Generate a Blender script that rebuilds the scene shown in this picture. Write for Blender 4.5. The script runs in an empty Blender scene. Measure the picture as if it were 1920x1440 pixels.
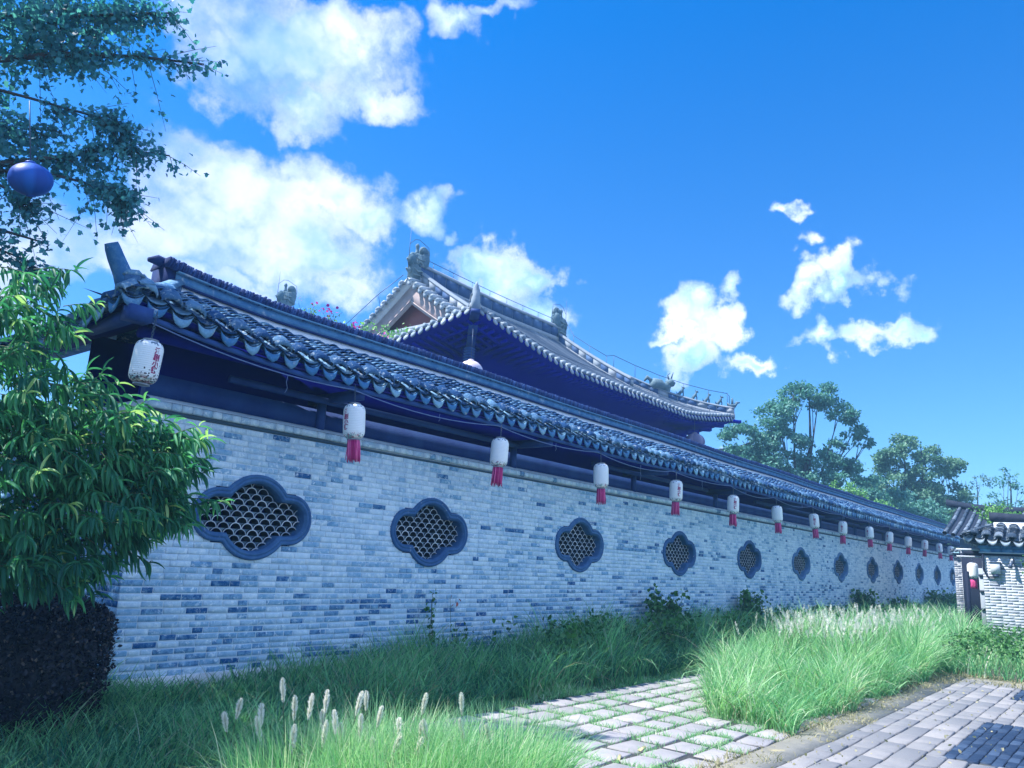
import bpy, math, random
import numpy as np
from mathutils import Matrix, Vector, Euler

rng = np.random.default_rng(7)
random.seed(7)
SC = bpy.context.scene
COL = SC.collection

# ---------------------------------------------------------------- camera
PITCH, ROLL, YAW = 0.2225, 0.0550, 0.6860
EYE = Vector((0.0, 0.0, 1.6))
fwd = Vector((math.cos(PITCH) * math.cos(YAW), math.cos(PITCH) * math.sin(YAW), math.sin(PITCH)))
rt0 = fwd.cross(Vector((0, 0, 1))).normalized()
up0 = rt0.cross(fwd)
rt = rt0 * math.cos(ROLL) + up0 * math.sin(ROLL)
up = up0 * math.cos(ROLL) - rt0 * math.sin(ROLL)
camd = bpy.data.cameras.new("camera")
cam = bpy.data.objects.new("camera", camd)
COL.objects.link(cam)
cam.matrix_world = Matrix(((rt.x, up.x, -fwd.x, EYE.x), (rt.y, up.y, -fwd.y, EYE.y), (rt.z, up.z, -fwd.z, EYE.z), (0, 0, 0, 1)))
camd.sensor_width = 36.0
camd.sensor_fit = 'HORIZONTAL'
camd.lens = 36.0 * 1442 / 1920
camd.clip_start = 0.05
camd.clip_end = 3000
SC.camera = cam

# ---------------------------------------------------------------- light
TO_SUN = Vector((-0.56, 0.52, 1.10)).normalized()
SUN_EL = math.asin(TO_SUN.z)
SUN_AZ = math.atan2(TO_SUN.x, TO_SUN.y)            # clockwise from +Y
SKY_STRENGTH = 0.052
SUN_STRENGTH = 2.4
SC.view_settings.view_transform = 'Standard'
SC.view_settings.look = 'None'
SC.view_settings.gamma = 1.0
SC.view_settings.use_curve_mapping = False
SC.view_settings.exposure = 2.0

sund = bpy.data.lights.new("sun", 'SUN')
sund.energy = SUN_STRENGTH
sund.angle = math.radians(0.5)
sund.color = (1.0, 0.975, 0.94)
sun = bpy.data.objects.new("sun", sund)
COL.objects.link(sun)
sun.rotation_euler = (-TO_SUN).to_track_quat('-Z', 'Y').to_euler()


class NT:
    """tiny node-tree writer"""
    def __init__(self, tree):
        self.t = tree
        self.n = tree.nodes
        self.l = tree.links

    def new(self, kind, **kw):
        nd = self.n.new(kind)
        for k, v in kw.items():
            setattr(nd, k, v)
        return nd

    def put(self, sock, v):
        if isinstance(v, bpy.types.NodeSocket):
            self.l.new(v, sock)
        else:
            sock.default_value = v

    def math(self, op, a, b=0.0, clamp=False):
        nd = self.new('ShaderNodeMath', operation=op)
        nd.use_clamp = clamp
        self.put(nd.inputs[0], a)
        self.put(nd.inputs[1], b)
        return nd.outputs[0]

    def smooth(self, v, a, b):
        nd = self.new('ShaderNodeMapRange', interpolation_type='SMOOTHSTEP')
        self.put(nd.inputs['Value'], v)
        self.put(nd.inputs['From Min'], a)
        self.put(nd.inputs['From Max'], b)
        return nd.outputs['Result']

    def lin(self, v, a, b, c=0.0, d=1.0):
        nd = self.new('ShaderNodeMapRange')
        self.put(nd.inputs['Value'], v)
        self.put(nd.inputs['From Min'], a)
        self.put(nd.inputs['From Max'], b)
        self.put(nd.inputs['To Min'], c)
        self.put(nd.inputs['To Max'], d)
        return nd.outputs['Result']

    def noise(self, vec, scale, detail=3.0, rough=0.55, out='Fac', dist=0.0):
        nd = self.new('ShaderNodeTexNoise')
        if vec is not None:
            self.l.new(vec, nd.inputs['Vector'])
        nd.inputs['Scale'].default_value = scale
        nd.inputs['Detail'].default_value = detail
        nd.inputs['Roughness'].default_value = rough
        nd.inputs['Distortion'].default_value = dist
        return nd.outputs[out]

    def mix(self, fac, a, b, mode='MIX'):
        nd = self.new('ShaderNodeMix', data_type='RGBA', blend_type=mode)
        self.put(nd.inputs[0], fac)
        for s, v in ((nd.inputs[6], a), (nd.inputs[7], b)):
            if not isinstance(v, bpy.types.NodeSocket) and len(v) == 3:
                v = (*v, 1.0)
            self.put(s, v)
        return nd.outputs[2]

    def vec(self, op, a, b=None, scale=None):
        nd = self.new('ShaderNodeVectorMath', operation=op)
        self.put(nd.inputs[0], a)
        if b is not None:
            self.put(nd.inputs[1], b)
        if scale is not None:
            nd.inputs['Scale'].default_value = scale
        return nd.outputs['Value'] if op in ('LENGTH', 'DOT_PRODUCT') else nd.outputs['Vector']


# ---------------------------------------------------------------- sky and clouds (directions in the world)
def build_world():
    w = bpy.data.worlds.new("World")
    SC.world = w
    w.use_nodes = True
    w.cycles.sampling_method = 'MANUAL'
    w.cycles.sample_map_resolution = 512
    t = NT(w.node_tree)
    t.n.clear()
    sky = t.new('ShaderNodeTexSky', sky_type='NISHITA')
    sky.sun_disc = False
    sky.sun_elevation = SUN_EL
    sky.sun_rotation = SUN_AZ
    sky.air_density = 1.0
    sky.dust_density = 0.35
    sky.ozone_density = 3.0
    D = t.vec('NORMALIZE', t.new('ShaderNodeTexCoord').outputs['Generated'])
    z = t.new('ShaderNodeSeparateXYZ')
    t.l.new(D, z.inputs[0])
    tint = t.mix(t.lin(z.outputs[2], 0.0, 0.62), (0.52, 0.76, 1.04), (0.02, 0.70, 1.36))
    base = t.mix(1.0, sky.outputs[0], tint, 'MULTIPLY')
    # warp the direction so that the cloud outlines billow
    w1 = t.vec('SCALE', t.vec('SUBTRACT', t.noise(D, 9.0, 3.0, 0.6, 'Color'), (0.5, 0.5, 0.5)), scale=0.16)
    w2 = t.vec('SCALE', t.vec('SUBTRACT', t.noise(D, 38.0, 5.0, 0.62, 'Color'), (0.5, 0.5, 0.5)), scale=0.05)
    P = t.vec('ADD', t.vec('ADD', D, w1), w2)
    # azimuth and elevation (degrees), half sizes (degrees), weight
    blobs = CLOUDS
    dens = None
    for az, el, a, b, wt in blobs:
        az, el = math.radians(az), math.radians(el)
        c = Vector((math.cos(el) * math.cos(az), math.cos(el) * math.sin(az), math.sin(el)))
        x = Vector((math.sin(az), -math.cos(az), 0))
        y = x.cross(-c)
        y = Vector((-math.sin(el) * math.cos(az), -math.sin(el) * math.sin(az), math.cos(el)))
        zz = x.cross(y)
        m = Matrix((x, y, zz)).transposed()
        mp = t.new('ShaderNodeMapping', vector_type='TEXTURE')
        t.l.new(P, mp.inputs['Vector'])
        mp.inputs['Location'].default_value = c
        mp.inputs['Rotation'].default_value = m.to_euler()
        mp.inputs['Scale'].default_value = (math.radians(a), math.radians(b), 0.5)
        d = t.math('MULTIPLY', t.math('SUBTRACT', 1.0, t.vec('LENGTH', mp.outputs[0])), wt)
        if dens is None:
            dens = d
        else:
            nd = t.new('ShaderNodeMath', operation='SMOOTH_MAX')
            t.l.new(dens, nd.inputs[0])
            t.l.new(d, nd.inputs[1])
            nd.inputs[2].default_value = 0.12
            dens = nd.outputs[0]
    fine = t.noise(D, 26.0, 7.0, 0.63)
    wisp = t.noise(P, 7.0, 4.0, 0.6)
    dd = t.math('ADD', dens, t.math('MULTIPLY', t.math('SUBTRACT', fine, 0.5), 0.85))
    dd = t.math('ADD', dd, t.math('MULTIPLY', t.math('SUBTRACT', wisp, 0.5), 0.75))
    cover = t.smooth(dd, -0.06, 0.95)
    # thick middles are a little greyer and bluer than the sunlit rims
    thick = t.smooth(t.math('ADD', dens, t.math('MULTIPLY', t.math('SUBTRACT', t.noise(D, 13.0, 4.0, 0.55), 0.5), 2.0)), 0.10, 0.60)
    soft = t.smooth(t.noise(D, 5.5, 5.0, 0.6), 0.36, 0.62)
    ccol = t.mix(t.math('MULTIPLY', thick, t.math('ADD', 0.45, t.math('MULTIPLY', soft, 0.55))), (1.0, 1.0, 1.0), (0.26, 0.46, 0.88))
    bg1 = t.new('ShaderNodeBackground')
    t.l.new(base, bg1.inputs[0])
    bg1.inputs[1].default_value = SKY_STRENGTH
    # unseen clouds opposite the sun brightened as added fill for the shaded wall
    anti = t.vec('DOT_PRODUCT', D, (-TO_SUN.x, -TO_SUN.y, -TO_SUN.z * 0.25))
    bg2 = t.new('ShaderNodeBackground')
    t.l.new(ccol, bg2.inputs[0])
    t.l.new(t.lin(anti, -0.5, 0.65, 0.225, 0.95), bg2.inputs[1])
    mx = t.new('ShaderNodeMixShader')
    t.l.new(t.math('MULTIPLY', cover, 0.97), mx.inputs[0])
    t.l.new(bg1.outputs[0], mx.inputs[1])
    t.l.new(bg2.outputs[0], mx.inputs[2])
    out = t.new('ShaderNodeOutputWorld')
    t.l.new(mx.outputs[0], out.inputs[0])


CLOUDS = [
    (59.3, 33.9, 7.8, 4.1, 1.10),
    (55.0, 35.7, 3.8, 3.1, 1.00),
    (63.3, 31.6, 4.0, 3.0, 1.00),
    (57.6, 30.8, 3.9, 1.8, 0.90),
    (52.0, 32.6, 3.2, 1.6, 0.90),
    (65.9, 33.2, 2.9, 2.6, 0.80),
    (60.9, 23.7, 6.7, 4.3, 1.15),
    (55.2, 25.1, 4.4, 3.6, 1.00),
    (56.2, 20.9, 5.9, 3.3, 1.00),
    (64.8, 20.7, 5.6, 3.1, 1.00),
    (51.8, 23.8, 3.3, 1.9, 0.85),
    (47.3, 24.7, 2.8, 1.7, 0.85),
    (67.1, 17.7, 5.5, 2.4, 1.00),
    (71.8, 18.4, 4.3, 3.6, 1.05),
    (73.4, 15.6, 3.5, 2.6, 1.00),
    (52.8, 18.7, 3.4, 2.2, 0.60),
    (61.1, 17.4, 5.7, 2.2, 0.90),
    (40.0, 20.4, 4.0, 3.0, 1.10),
    (42.4, 21.4, 2.1, 1.6, 0.90),
    (36.8, 20.6, 2.0, 1.6, 0.90),
    (37.7, 17.8, 2.7, 1.7, 0.70),
    (25.5, 17.3, 3.4, 1.9, 1.00),
    (23.1, 18.0, 1.6, 1.3, 0.85),
    (27.9, 16.8, 1.9, 1.1, 0.85),
    (21.5, 14.6, 2.2, 0.9, 0.75),
    (26.1, 15.4, 2.3, 1.7, 0.80),
    (14.7, 20.2, 2.2, 1.5, 0.95),
    (17.0, 19.2, 2.1, 1.3, 0.90),
    (12.7, 16.5, 2.0, 1.2, 0.90),
    (15.8, 16.3, 1.8, 1.2, 0.80),
    (17.6, 21.9, 1.4, 0.9, 0.60),
    (46.0, 37.6, 2.6, 1.6, 0.85),
    (42.4, 38.7, 2.1, 1.0, 0.60),
    (19.4, 24.3, 1.1, 0.8, 0.75),
    (24.6, 9.1, 3.4, 1.3, 1.00),
    (29.2, 9.2, 2.3, 1.1, 0.80),
    (43.8, 23.8, 0.9, 1.1, 0.50),
    # the rest of the sky, its unseen clouds added to brighten the shaded wall
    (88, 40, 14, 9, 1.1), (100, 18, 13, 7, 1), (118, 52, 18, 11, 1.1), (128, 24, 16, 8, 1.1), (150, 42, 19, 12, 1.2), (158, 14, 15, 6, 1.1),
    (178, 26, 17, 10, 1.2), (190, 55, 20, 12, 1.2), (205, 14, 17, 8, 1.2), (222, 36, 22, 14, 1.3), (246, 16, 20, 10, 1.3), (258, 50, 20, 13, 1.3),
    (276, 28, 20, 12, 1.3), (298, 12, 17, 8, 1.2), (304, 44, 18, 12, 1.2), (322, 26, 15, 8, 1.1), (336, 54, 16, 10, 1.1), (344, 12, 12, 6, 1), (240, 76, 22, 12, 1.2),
]
build_world()


# ---------------------------------------------------------------- objects, names, labels
def link(o, parent=None):
    COL.objects.link(o)
    if parent is not None:
        o.parent = parent
    return o


def thing(name, label, cat, loc=(0, 0, 0), group=None, rz=0.0):
    o = bpy.data.objects.new(name, None)
    link(o)
    o.location = loc
    o.rotation_euler = (0, 0, rz)
    o['label'] = label
    o['category'] = cat
    if group:
        o['group'] = group
    return o


def tag(o, label=None, cat=None, group=None, kind=None):
    if label: o['label'] = label
    if cat: o['category'] = cat
    if group: o['group'] = group
    if kind: o['kind'] = kind
    return o


def mesh_np(name, V, flat, totals, mats, midx=None, tone=None, smooth=False):
    """V (n,3); flat = loop vertex indices; totals = corner count of each face"""
    me = bpy.data.meshes.new(name)
    V = np.asarray(V, dtype=np.float32)
    flat = np.asarray(flat, dtype=np.int32)
    totals = np.asarray(totals, dtype=np.int32)
    me.vertices.add(len(V))
    me.vertices.foreach_set("co", V.ravel())
    me.loops.add(len(flat))
    me.loops.foreach_set("vertex_index", flat)
    me.polygons.add(len(totals))
    starts = np.concatenate(([0], np.cumsum(totals)[:-1])).astype(np.int32)
    me.polygons.foreach_set("loop_start", starts)
    me.polygons.foreach_set("loop_total", totals)
    for m in (mats if isinstance(mats, (list, tuple)) else [mats]):
        me.materials.append(m)
    if midx is not None:
        me.polygons.foreach_set("material_index", np.asarray(midx, dtype=np.int32))
    if smooth:
        me.polygons.foreach_set("use_smooth", np.ones(len(totals), dtype=bool))
    if tone is not None:
        at = me.attributes.new("tone", 'FLOAT', 'POINT')
        at.data.foreach_set("value", np.asarray(tone, dtype=np.float32))
    me.update(calc_edges=True)
    return me


class MB:
    """collects shapes into one mesh"""
    def __init__(self):
        self.V, self.F, self.T, self.M = [], [], [], []
        self.n = 0

    def add(self, verts, faces, tone=0.5, mi=0):
        verts = [tuple(v) for v in verts]
        self.V += verts
        self.T += [tone] * len(verts)
        for f in faces:
            self.F.append([i + self.n for i in f])
            self.M.append(mi)
        self.n += len(verts)

    def box(self, x0, x1, y0, y1, z0, z1, tone=0.5, mi=0, jit=0.0):
        v = [(x0, y0, z0), (x1, y0, z0), (x1, y1, z0), (x0, y1, z0), (x0, y0, z1), (x1, y0, z1), (x1, y1, z1), (x0, y1, z1)]
        if jit:
            v = [(a + random.uniform(-jit, jit), b + random.uniform(-jit, jit), c + random.uniform(-jit, jit)) for a, b, c in v]
        self.add(v, [(0, 3, 2, 1), (4, 5, 6, 7), (0, 1, 5, 4), (1, 2, 6, 5), (2, 3, 7, 6), (3, 0, 4, 7)], tone, mi)

    def obox(self, c, ax, ay, az, hx, hy, hz, tone=0.5, mi=0):
        c, ax, ay, az = Vector(c), Vector(ax).normalized(), Vector(ay).normalized(), Vector(az).normalized()
        v = [c + ax * (sx * hx) + ay * (sy * hy) + az * (sz * hz) for sz in (-1, 1) for sx, sy in ((-1, -1), (1, -1), (1, 1), (-1, 1))]
        self.add(v, [(0, 3, 2, 1), (4, 5, 6, 7), (0, 1, 5, 4), (1, 2, 6, 5), (2, 3, 7, 6), (3, 0, 4, 7)], tone, mi)

    def tube(self, pts, r, k=8, tone=0.5, mi=0, caps=True, squash=None):
        pts = [Vector(p) for p in pts]
        rs = r if isinstance(r, (list, tuple)) else [r] * len(pts)
        vs = []
        prev = None
        for i, p in enumerate(pts):
            d = (pts[min(i + 1, len(pts) - 1)] - pts[max(i - 1, 0)])
            d = d.normalized() if d.length > 1e-9 else Vector((0, 0, 1))
            if prev is None:
                ref = Vector((0, 0, 1)) if abs(d.z) < 0.9 else Vector((0, 1, 0))
                a = d.cross(ref).normalized()
            else:
                a = (prev - d * prev.dot(d))
                a = a.normalized() if a.length > 1e-6 else d.orthogonal().normalized()
            prev = a
            b = d.cross(a)
            for j in range(k):
                t = 2 * math.pi * j / k
                q = a * (math.cos(t) * rs[i]) + b * (math.sin(t) * rs[i])
                if squash:
                    q = Vector((q.x * squash[0], q.y * squash[1], q.z * squash[2]))
                vs.append(p + q)
        fs = []
        for i in range(len(pts) - 1):
            for j in range(k):
                fs.append((i * k + j, i * k + (j + 1) % k, (i + 1) * k + (j + 1) % k, (i + 1) * k + j))
        if caps:
            fs.append(tuple(range(k))[::-1])
            fs.append(tuple((len(pts) - 1) * k + j for j in range(k)))
        self.add(vs, fs, tone, mi)

    def lathe(self, c, prof, k=20, tone=0.5, mi=0):
        c = Vector(c)
        vs = [(c.x + r * math.cos(2 * math.pi * j / k), c.y + r * math.sin(2 * math.pi * j / k), c.z + z) for r, z in prof for j in range(k)]
        fs = [(i * k + j, i * k + (j + 1) % k, (i + 1) * k + (j + 1) % k, (i + 1) * k + j) for i in range(len(prof) - 1) for j in range(k)]
        self.add(vs, fs, tone, mi)

    def prism(self, pts, off, tone=0.5, mi=0):
        """closed outline pts (3-D) pushed by off"""
        pts = [Vector(p) for p in pts]
        off = Vector(off)
        n = len(pts)
        self.add([*pts, *[p + off for p in pts]], [tuple(range(n))[::-1], tuple(range(n, 2 * n))] + [(i, (i + 1) % n, n + (i + 1) % n, n + i) for i in range(n)], tone, mi)

    def sweep(self, path, sect, side=None, tone=0.5, mi=0):
        """section [(across, up)] carried along a path, up stays world Z"""
        path = [Vector(p) for p in path]
        vs = []
        for i, p in enumerate(path):
            d = path[min(i + 1, len(path) - 1)] - path[max(i - 1, 0)]
            s = Vector((d.y, -d.x, 0))
            s = s.normalized() if s.length > 1e-6 else Vector((1, 0, 0))
            for a, u in sect:
                vs.append(p + s * a + Vector((0, 0, u)))
        k = len(sect)
        fs = [(i * k + j, i * k + (j + 1) % k, (i + 1) * k + (j + 1) % k, (i + 1) * k + j) for i in range(len(path) - 1) for j in range(k)]
        fs += [tuple(range(k))[::-1], tuple((len(path) - 1) * k + j for j in range(k))]
        self.add(vs, fs, tone, mi)

    def mesh(self, name, mats, smooth=False):
        flat = [i for f in self.F for i in f]
        return mesh_np(name, np.array(self.V) if self.V else np.zeros((0, 3)), flat, [len(f) for f in self.F], mats, self.M, self.T, smooth)

    def build(self, name, mats, parent=None, smooth=False, kind=None):
        o = bpy.data.objects.new(name, self.mesh(name, mats, smooth))
        link(o, parent)
        if kind:
            o['kind'] = kind
        return o


def scatter(name, tv, tf, A, L, mats, tone=None, parent=None, kind=None, smooth=False):
    """one mesh of len(L) copies of a template; A (n,3,3) columns = local axes, L (n,3)"""
    tv = np.asarray(tv, float)
    A = np.asarray(A, float)
    L = np.asarray(L, float)
    n, k = len(L), len(tv)
    V = np.einsum('nij,kj->nki', A, tv) + L[:, None, :]
    f1 = np.array([i for f in tf for i in f])
    flat = (f1[None, :] + (np.arange(n) * k)[:, None]).ravel()
    tot = np.tile([len(f) for f in tf], n)
    tone = np.repeat(tone if tone is not None else rng.random(n), k)
    o = bpy.data.objects.new(name, mesh_np(name, V.reshape(-1, 3), flat, tot, mats, None, tone, smooth))
    link(o, parent)
    if kind:
        o['kind'] = kind
    return o


def frames(dirs, nrm):
    """orthonormal frames: column y = dirs, z close to nrm"""
    y = dirs / np.linalg.norm(dirs, axis=1, keepdims=True)
    x = np.cross(y, nrm)
    ln = np.linalg.norm(x, axis=1, keepdims=True)
    x = np.where(ln > 1e-6, x / np.maximum(ln, 1e-6), np.array([[1.0, 0, 0]]))
    z = np.cross(x, y)
    return np.stack([x, y, z], axis=2)


def rand_unit(n):
    v = rng.normal(size=(n, 3))
    return v / np.linalg.norm(v, axis=1, keepdims=True)


def blades(name, P, H, lean, bend, width, mats, tone, parent=None, kind=None, seg=4):
    """grass blades: roots P (n,3), lengths H, lean = horizontal unit dirs (n,2), bend 0..1, tapered strips"""
    n = len(P)
    s = np.linspace(0, 1, seg + 1)
    ang = bend[:, None] * (s[None, :] ** 1.3) * 1.75 + 0.08
    ds = H[:, None] / seg
    hx = np.concatenate([np.zeros((n, 1)), np.cumsum(np.sin(ang[:, 1:]) * ds, 1)], 1)
    hz = np.concatenate([np.zeros((n, 1)), np.cumsum(np.cos(ang[:, 1:]) * ds, 1)], 1)
    C = np.zeros((n, seg + 1, 3))
    C[:, :, 0] = P[:, None, 0] + lean[:, None, 0] * hx
    C[:, :, 1] = P[:, None, 1] + lean[:, None, 1] * hx
    C[:, :, 2] = P[:, None, 2] + hz
    tw = rng.random(n) * math.pi
    sx = np.stack([np.cos(tw), np.sin(tw)], 1)
    wv = width[:, None] * np.array([0.8, 1.0, 0.8, 0.5, 0.06][:seg + 1] if seg == 4 else np.linspace(1, 0.05, seg + 1))[None, :] * 0.5
    V = np.zeros((n, seg + 1, 2, 3))
    for j, sg in enumerate((-1, 1)):
        V[:, :, j, :] = C
        V[:, :, j, 0] += sg * sx[:, None, 0] * wv
        V[:, :, j, 1] += sg * sx[:, None, 1] * wv
    k = (seg + 1) * 2
    base = (np.arange(n) * k)[:, None, None]
    q = np.array([[2 * i, 2 * i + 1, 2 * i + 3, 2 * i + 2] for i in range(seg)])[None]
    flat = (base + q).ravel()
    o = bpy.data.objects.new(name, mesh_np(name, V.reshape(-1, 3), flat, np.full(n * seg, 4), mats, None, np.repeat(tone, k)))
    link(o, parent)
    if kind:
        o['kind'] = kind
    return o


# ---------------------------------------------------------------- materials
def material(name):
    m = bpy.data.materials.new(name)
    m.use_nodes = True
    t = NT(m.node_tree)
    t.n.clear()
    out = t.new('ShaderNodeOutputMaterial')
    b = t.new('ShaderNodeBsdfPrincipled')
    t.l.new(b.outputs[0], out.inputs[0])
    return m, t, b, out


def tone_node(t):
    a = t.new('ShaderNodeAttribute', attribute_name='tone')
    return a.outputs['Fac']


def surf(name, dark, light, scale=6.0, rough=0.8, bump=0.3, bscale=40.0, tonew=0.6, stain=None, stain_scale=2.0, stain_at=(0.5, 0.7), metallic=0.0, bdist=0.01, spec=0.3):
    """weathered mineral / painted surface: noise + per-piece tone + optional stains, all in object space"""
    m, t, b, out = material(name)
    geo = t.new('ShaderNodeNewGeometry').outputs['Position']
    n1 = t.noise(geo, scale, 5.0, 0.6)
    tn = tone_node(t)
    f = t.math('ADD', t.math('MULTIPLY', n1, 1.0 - tonew * 0.5), t.math('MULTIPLY', t.math('SUBTRACT', tn, 0.5), tonew))
    f = t.lin(f, 0.2, 0.75)
    col = t.mix(f, dark, light)
    if stain is not None:
        n2 = t.noise(geo, stain_scale, 6.0, 0.65)
        col = t.mix(t.smooth(n2, *stain_at), col, stain)
    t.l.new(col, b.inputs['Base Color'])
    b.inputs['Roughness'].default_value = rough
    b.inputs['Metallic'].default_value = metallic
    b.inputs['Specular IOR Level'].default_value = spec
    if bump:
        bp = t.new('ShaderNodeBump')
        bp.inputs['Strength'].default_value = bump
        bp.inputs['Distance'].default_value = bdist
        t.l.new(t.noise(geo, bscale, 5.0, 0.65), bp.inputs['Height'])
        t.l.new(bp.outputs[0], b.inputs['Normal'])
    return m


def leafmat(name, dark, light, trans=0.35, rough=0.45, tip=None):
    m, t, b, out = material(name)
    tn = tone_node(t)
    geo = t.new('ShaderNodeNewGeometry').outputs['Position']
    f = t.math('ADD', t.math('MULTIPLY', tn, 0.7), t.math('MULTIPLY', t.noise(geo, 1.6, 3.0), 0.45))
    f = t.smooth(f, 0.25, 0.95)
    col = t.mix(f, dark, light)
    if tip is not None:
        col = t.mix(t.smooth(tn, 0.93, 0.96), col, tip)
    t.l.new(col, b.inputs['Base Color'])
    b.inputs['Roughness'].default_value = rough
    b.inputs['Specular IOR Level'].default_value = 0.35
    tr = t.new('ShaderNodeBsdfTranslucent')
    t.l.new(t.mix(1.0, col, (1.15, 1.35, 0.8), 'MULTIPLY'), tr.inputs[0])
    mx = t.new('ShaderNodeMixShader')
    mx.inputs[0].default_value = trans
    t.l.new(b.outputs[0], mx.inputs[1])
    t.l.new(tr.outputs[0], mx.inputs[2])
    t.l.new(mx.outputs[0], out.inputs[0])
    return m


def brickmat(name, pale, mid, dark, mortar, smear=0.35, amp=0.85):
    m, t, b, out = material(name)
    geo = t.new('ShaderNodeNewGeometry').outputs['Position']
    tn = tone_node(t)
    n1 = t.noise(geo, 15.0, 6.0, 0.7)
    big = t.noise(geo, 0.9, 3.0, 0.5)
    f = t.math('ADD', tn, t.math('MULTIPLY', t.math('SUBTRACT', n1, 0.5), amp))
    f = t.math('ADD', f, t.math('MULTIPLY', t.math('SUBTRACT', big, 0.5), amp * 0.6))
    ramp = t.new('ShaderNodeValToRGB')
    t.l.new(f, ramp.inputs[0])
    e = ramp.color_ramp.elements
    e[0].position, e[0].color = 0.05, (*dark, 1)
    e[1].position, e[1].color = 0.95, (*pale, 1)
    x = e.new(0.30); x.color = (*mid, 1)
    x = e.new(0.62); x.color = (*[(a * 0.4 + c * 0.6) for a, c in zip(mid, pale)], 1)
    col = ramp.outputs[0]
    n2 = t.noise(geo, 16.0, 6.0, 0.7, dist=0.6)
    sm = t.smooth(t.math('ADD', n2, t.math('MULTIPLY', tn, 0.10)), 0.66 - smear * 0.3, 0.80 - smear * 0.25)
    col = t.mix(sm, col, mortar)
    sc = t.new('ShaderNodeMapping')
    t.l.new(geo, sc.inputs['Vector'])
    sc.inputs['Scale'].default_value = (2.2, 2.2, 0.35)
    streak = t.smooth(t.noise(sc.outputs[0], 1.6, 6.0, 0.7), 0.50, 0.66)
    col = t.mix(t.math('MULTIPLY', streak, 0.34), col, mid)
    bloom = t.smooth(t.noise(geo, 2.3, 7.0, 0.72), 0.56, 0.68)
    col = t.mix(t.math('MULTIPLY', bloom, 0.40), col, mortar)
    spots = t.smooth(t.noise(geo, 75.0, 3.0, 0.6), 0.62, 0.75)
    col = t.mix(t.math('MULTIPLY', spots, 0.45), col, mid)
    t.l.new(col, b.inputs['Base Color'])
    b.inputs['Roughness'].default_value = 0.92
    b.inputs['Specular IOR Level'].default_value = 0.2
    bp = t.new('ShaderNodeBump')
    bp.inputs['Strength'].default_value = 0.75
    bp.inputs['Distance'].default_value = 0.012
    t.l.new(t.noise(geo, 45.0, 6.0, 0.7), bp.inputs['Height'])
    t.l.new(bp.outputs[0], b.inputs['Normal'])
    return m


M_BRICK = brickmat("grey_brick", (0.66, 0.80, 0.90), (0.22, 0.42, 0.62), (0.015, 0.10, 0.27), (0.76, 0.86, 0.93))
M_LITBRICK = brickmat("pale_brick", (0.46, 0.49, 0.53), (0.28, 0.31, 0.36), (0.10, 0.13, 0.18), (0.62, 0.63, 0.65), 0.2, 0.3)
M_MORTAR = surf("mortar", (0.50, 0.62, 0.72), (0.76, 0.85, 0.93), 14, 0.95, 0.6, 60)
M_PLASTER = surf("lime_plaster", (0.66, 0.70, 0.75), (0.83, 0.84, 0.86), 3, 0.9, 0.3, 30, stain=(0.36, 0.42, 0.50), stain_scale=9, stain_at=(0.62, 0.8))
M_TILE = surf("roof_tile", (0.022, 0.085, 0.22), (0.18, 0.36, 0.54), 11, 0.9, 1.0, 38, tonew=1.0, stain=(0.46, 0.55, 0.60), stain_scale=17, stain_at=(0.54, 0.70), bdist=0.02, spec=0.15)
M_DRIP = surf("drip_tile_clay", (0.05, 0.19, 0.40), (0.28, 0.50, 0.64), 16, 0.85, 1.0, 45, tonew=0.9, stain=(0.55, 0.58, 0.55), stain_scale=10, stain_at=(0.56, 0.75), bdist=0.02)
M_TILEG = surf('gate_roof_tile', (0.035, 0.060, 0.10), (0.17, 0.22, 0.28), 11, 0.9, 1.0, 38, tonew=1.0, stain=(0.42, 0.44, 0.45), stain_scale=17, stain_at=(0.56, 0.72), bdist=0.02, spec=0.15)
M_CAPG = surf('gate_ridge_tile', (0.015, 0.025, 0.05), (0.06, 0.075, 0.11), 8, 0.85, 0.6, 60, tonew=0.9)
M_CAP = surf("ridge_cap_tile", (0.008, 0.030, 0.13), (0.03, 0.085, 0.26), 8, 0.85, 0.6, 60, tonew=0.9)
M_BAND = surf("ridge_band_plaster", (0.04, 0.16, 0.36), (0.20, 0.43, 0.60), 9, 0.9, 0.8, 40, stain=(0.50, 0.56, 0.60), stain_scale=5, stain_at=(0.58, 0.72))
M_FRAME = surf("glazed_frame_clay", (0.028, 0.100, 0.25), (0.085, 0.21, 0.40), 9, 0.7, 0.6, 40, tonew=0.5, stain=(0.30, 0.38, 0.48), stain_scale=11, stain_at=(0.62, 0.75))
M_LATTICE = surf("lattice_tile_clay", (0.30, 0.36, 0.44), (0.62, 0.66, 0.72), 12, 0.9, 0.5, 60, tonew=0.8)
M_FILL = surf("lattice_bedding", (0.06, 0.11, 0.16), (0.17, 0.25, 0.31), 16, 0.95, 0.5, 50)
M_WOOD = surf("shade_navy_wood", (0.001, 0.003, 0.16), (0.003, 0.010, 0.26), 3, 0.8, 0.3, 30, tonew=0.5, spec=0.08)  # eave shade put into the wood colour as navy
M_WOODL = surf("weathered_blue_beam", (0.006, 0.030, 0.17), (0.03, 0.10, 0.30), 2.5, 0.7, 0.5, 30, tonew=0.5)
M_DARK = surf("interior_shade_navy", (0.001, 0.002, 0.16), (0.002, 0.003, 0.24), 2, 0.95, 0, spec=0.03)  # interior shade mixed into the base colour
M_SLATE = surf("near_black_slate", (0.004, 0.010, 0.03), (0.012, 0.022, 0.06), 4, 0.8, 0.2, 30)
M_METAL = surf("dull_metal", (0.05, 0.08, 0.14), (0.12, 0.17, 0.25), 10, 0.5, 0.1, 60, metallic=0.4)
M_WIRE = surf("pale_cable", (0.10, 0.16, 0.34), (0.2, 0.28, 0.48), 10, 0.6, 0)
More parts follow.
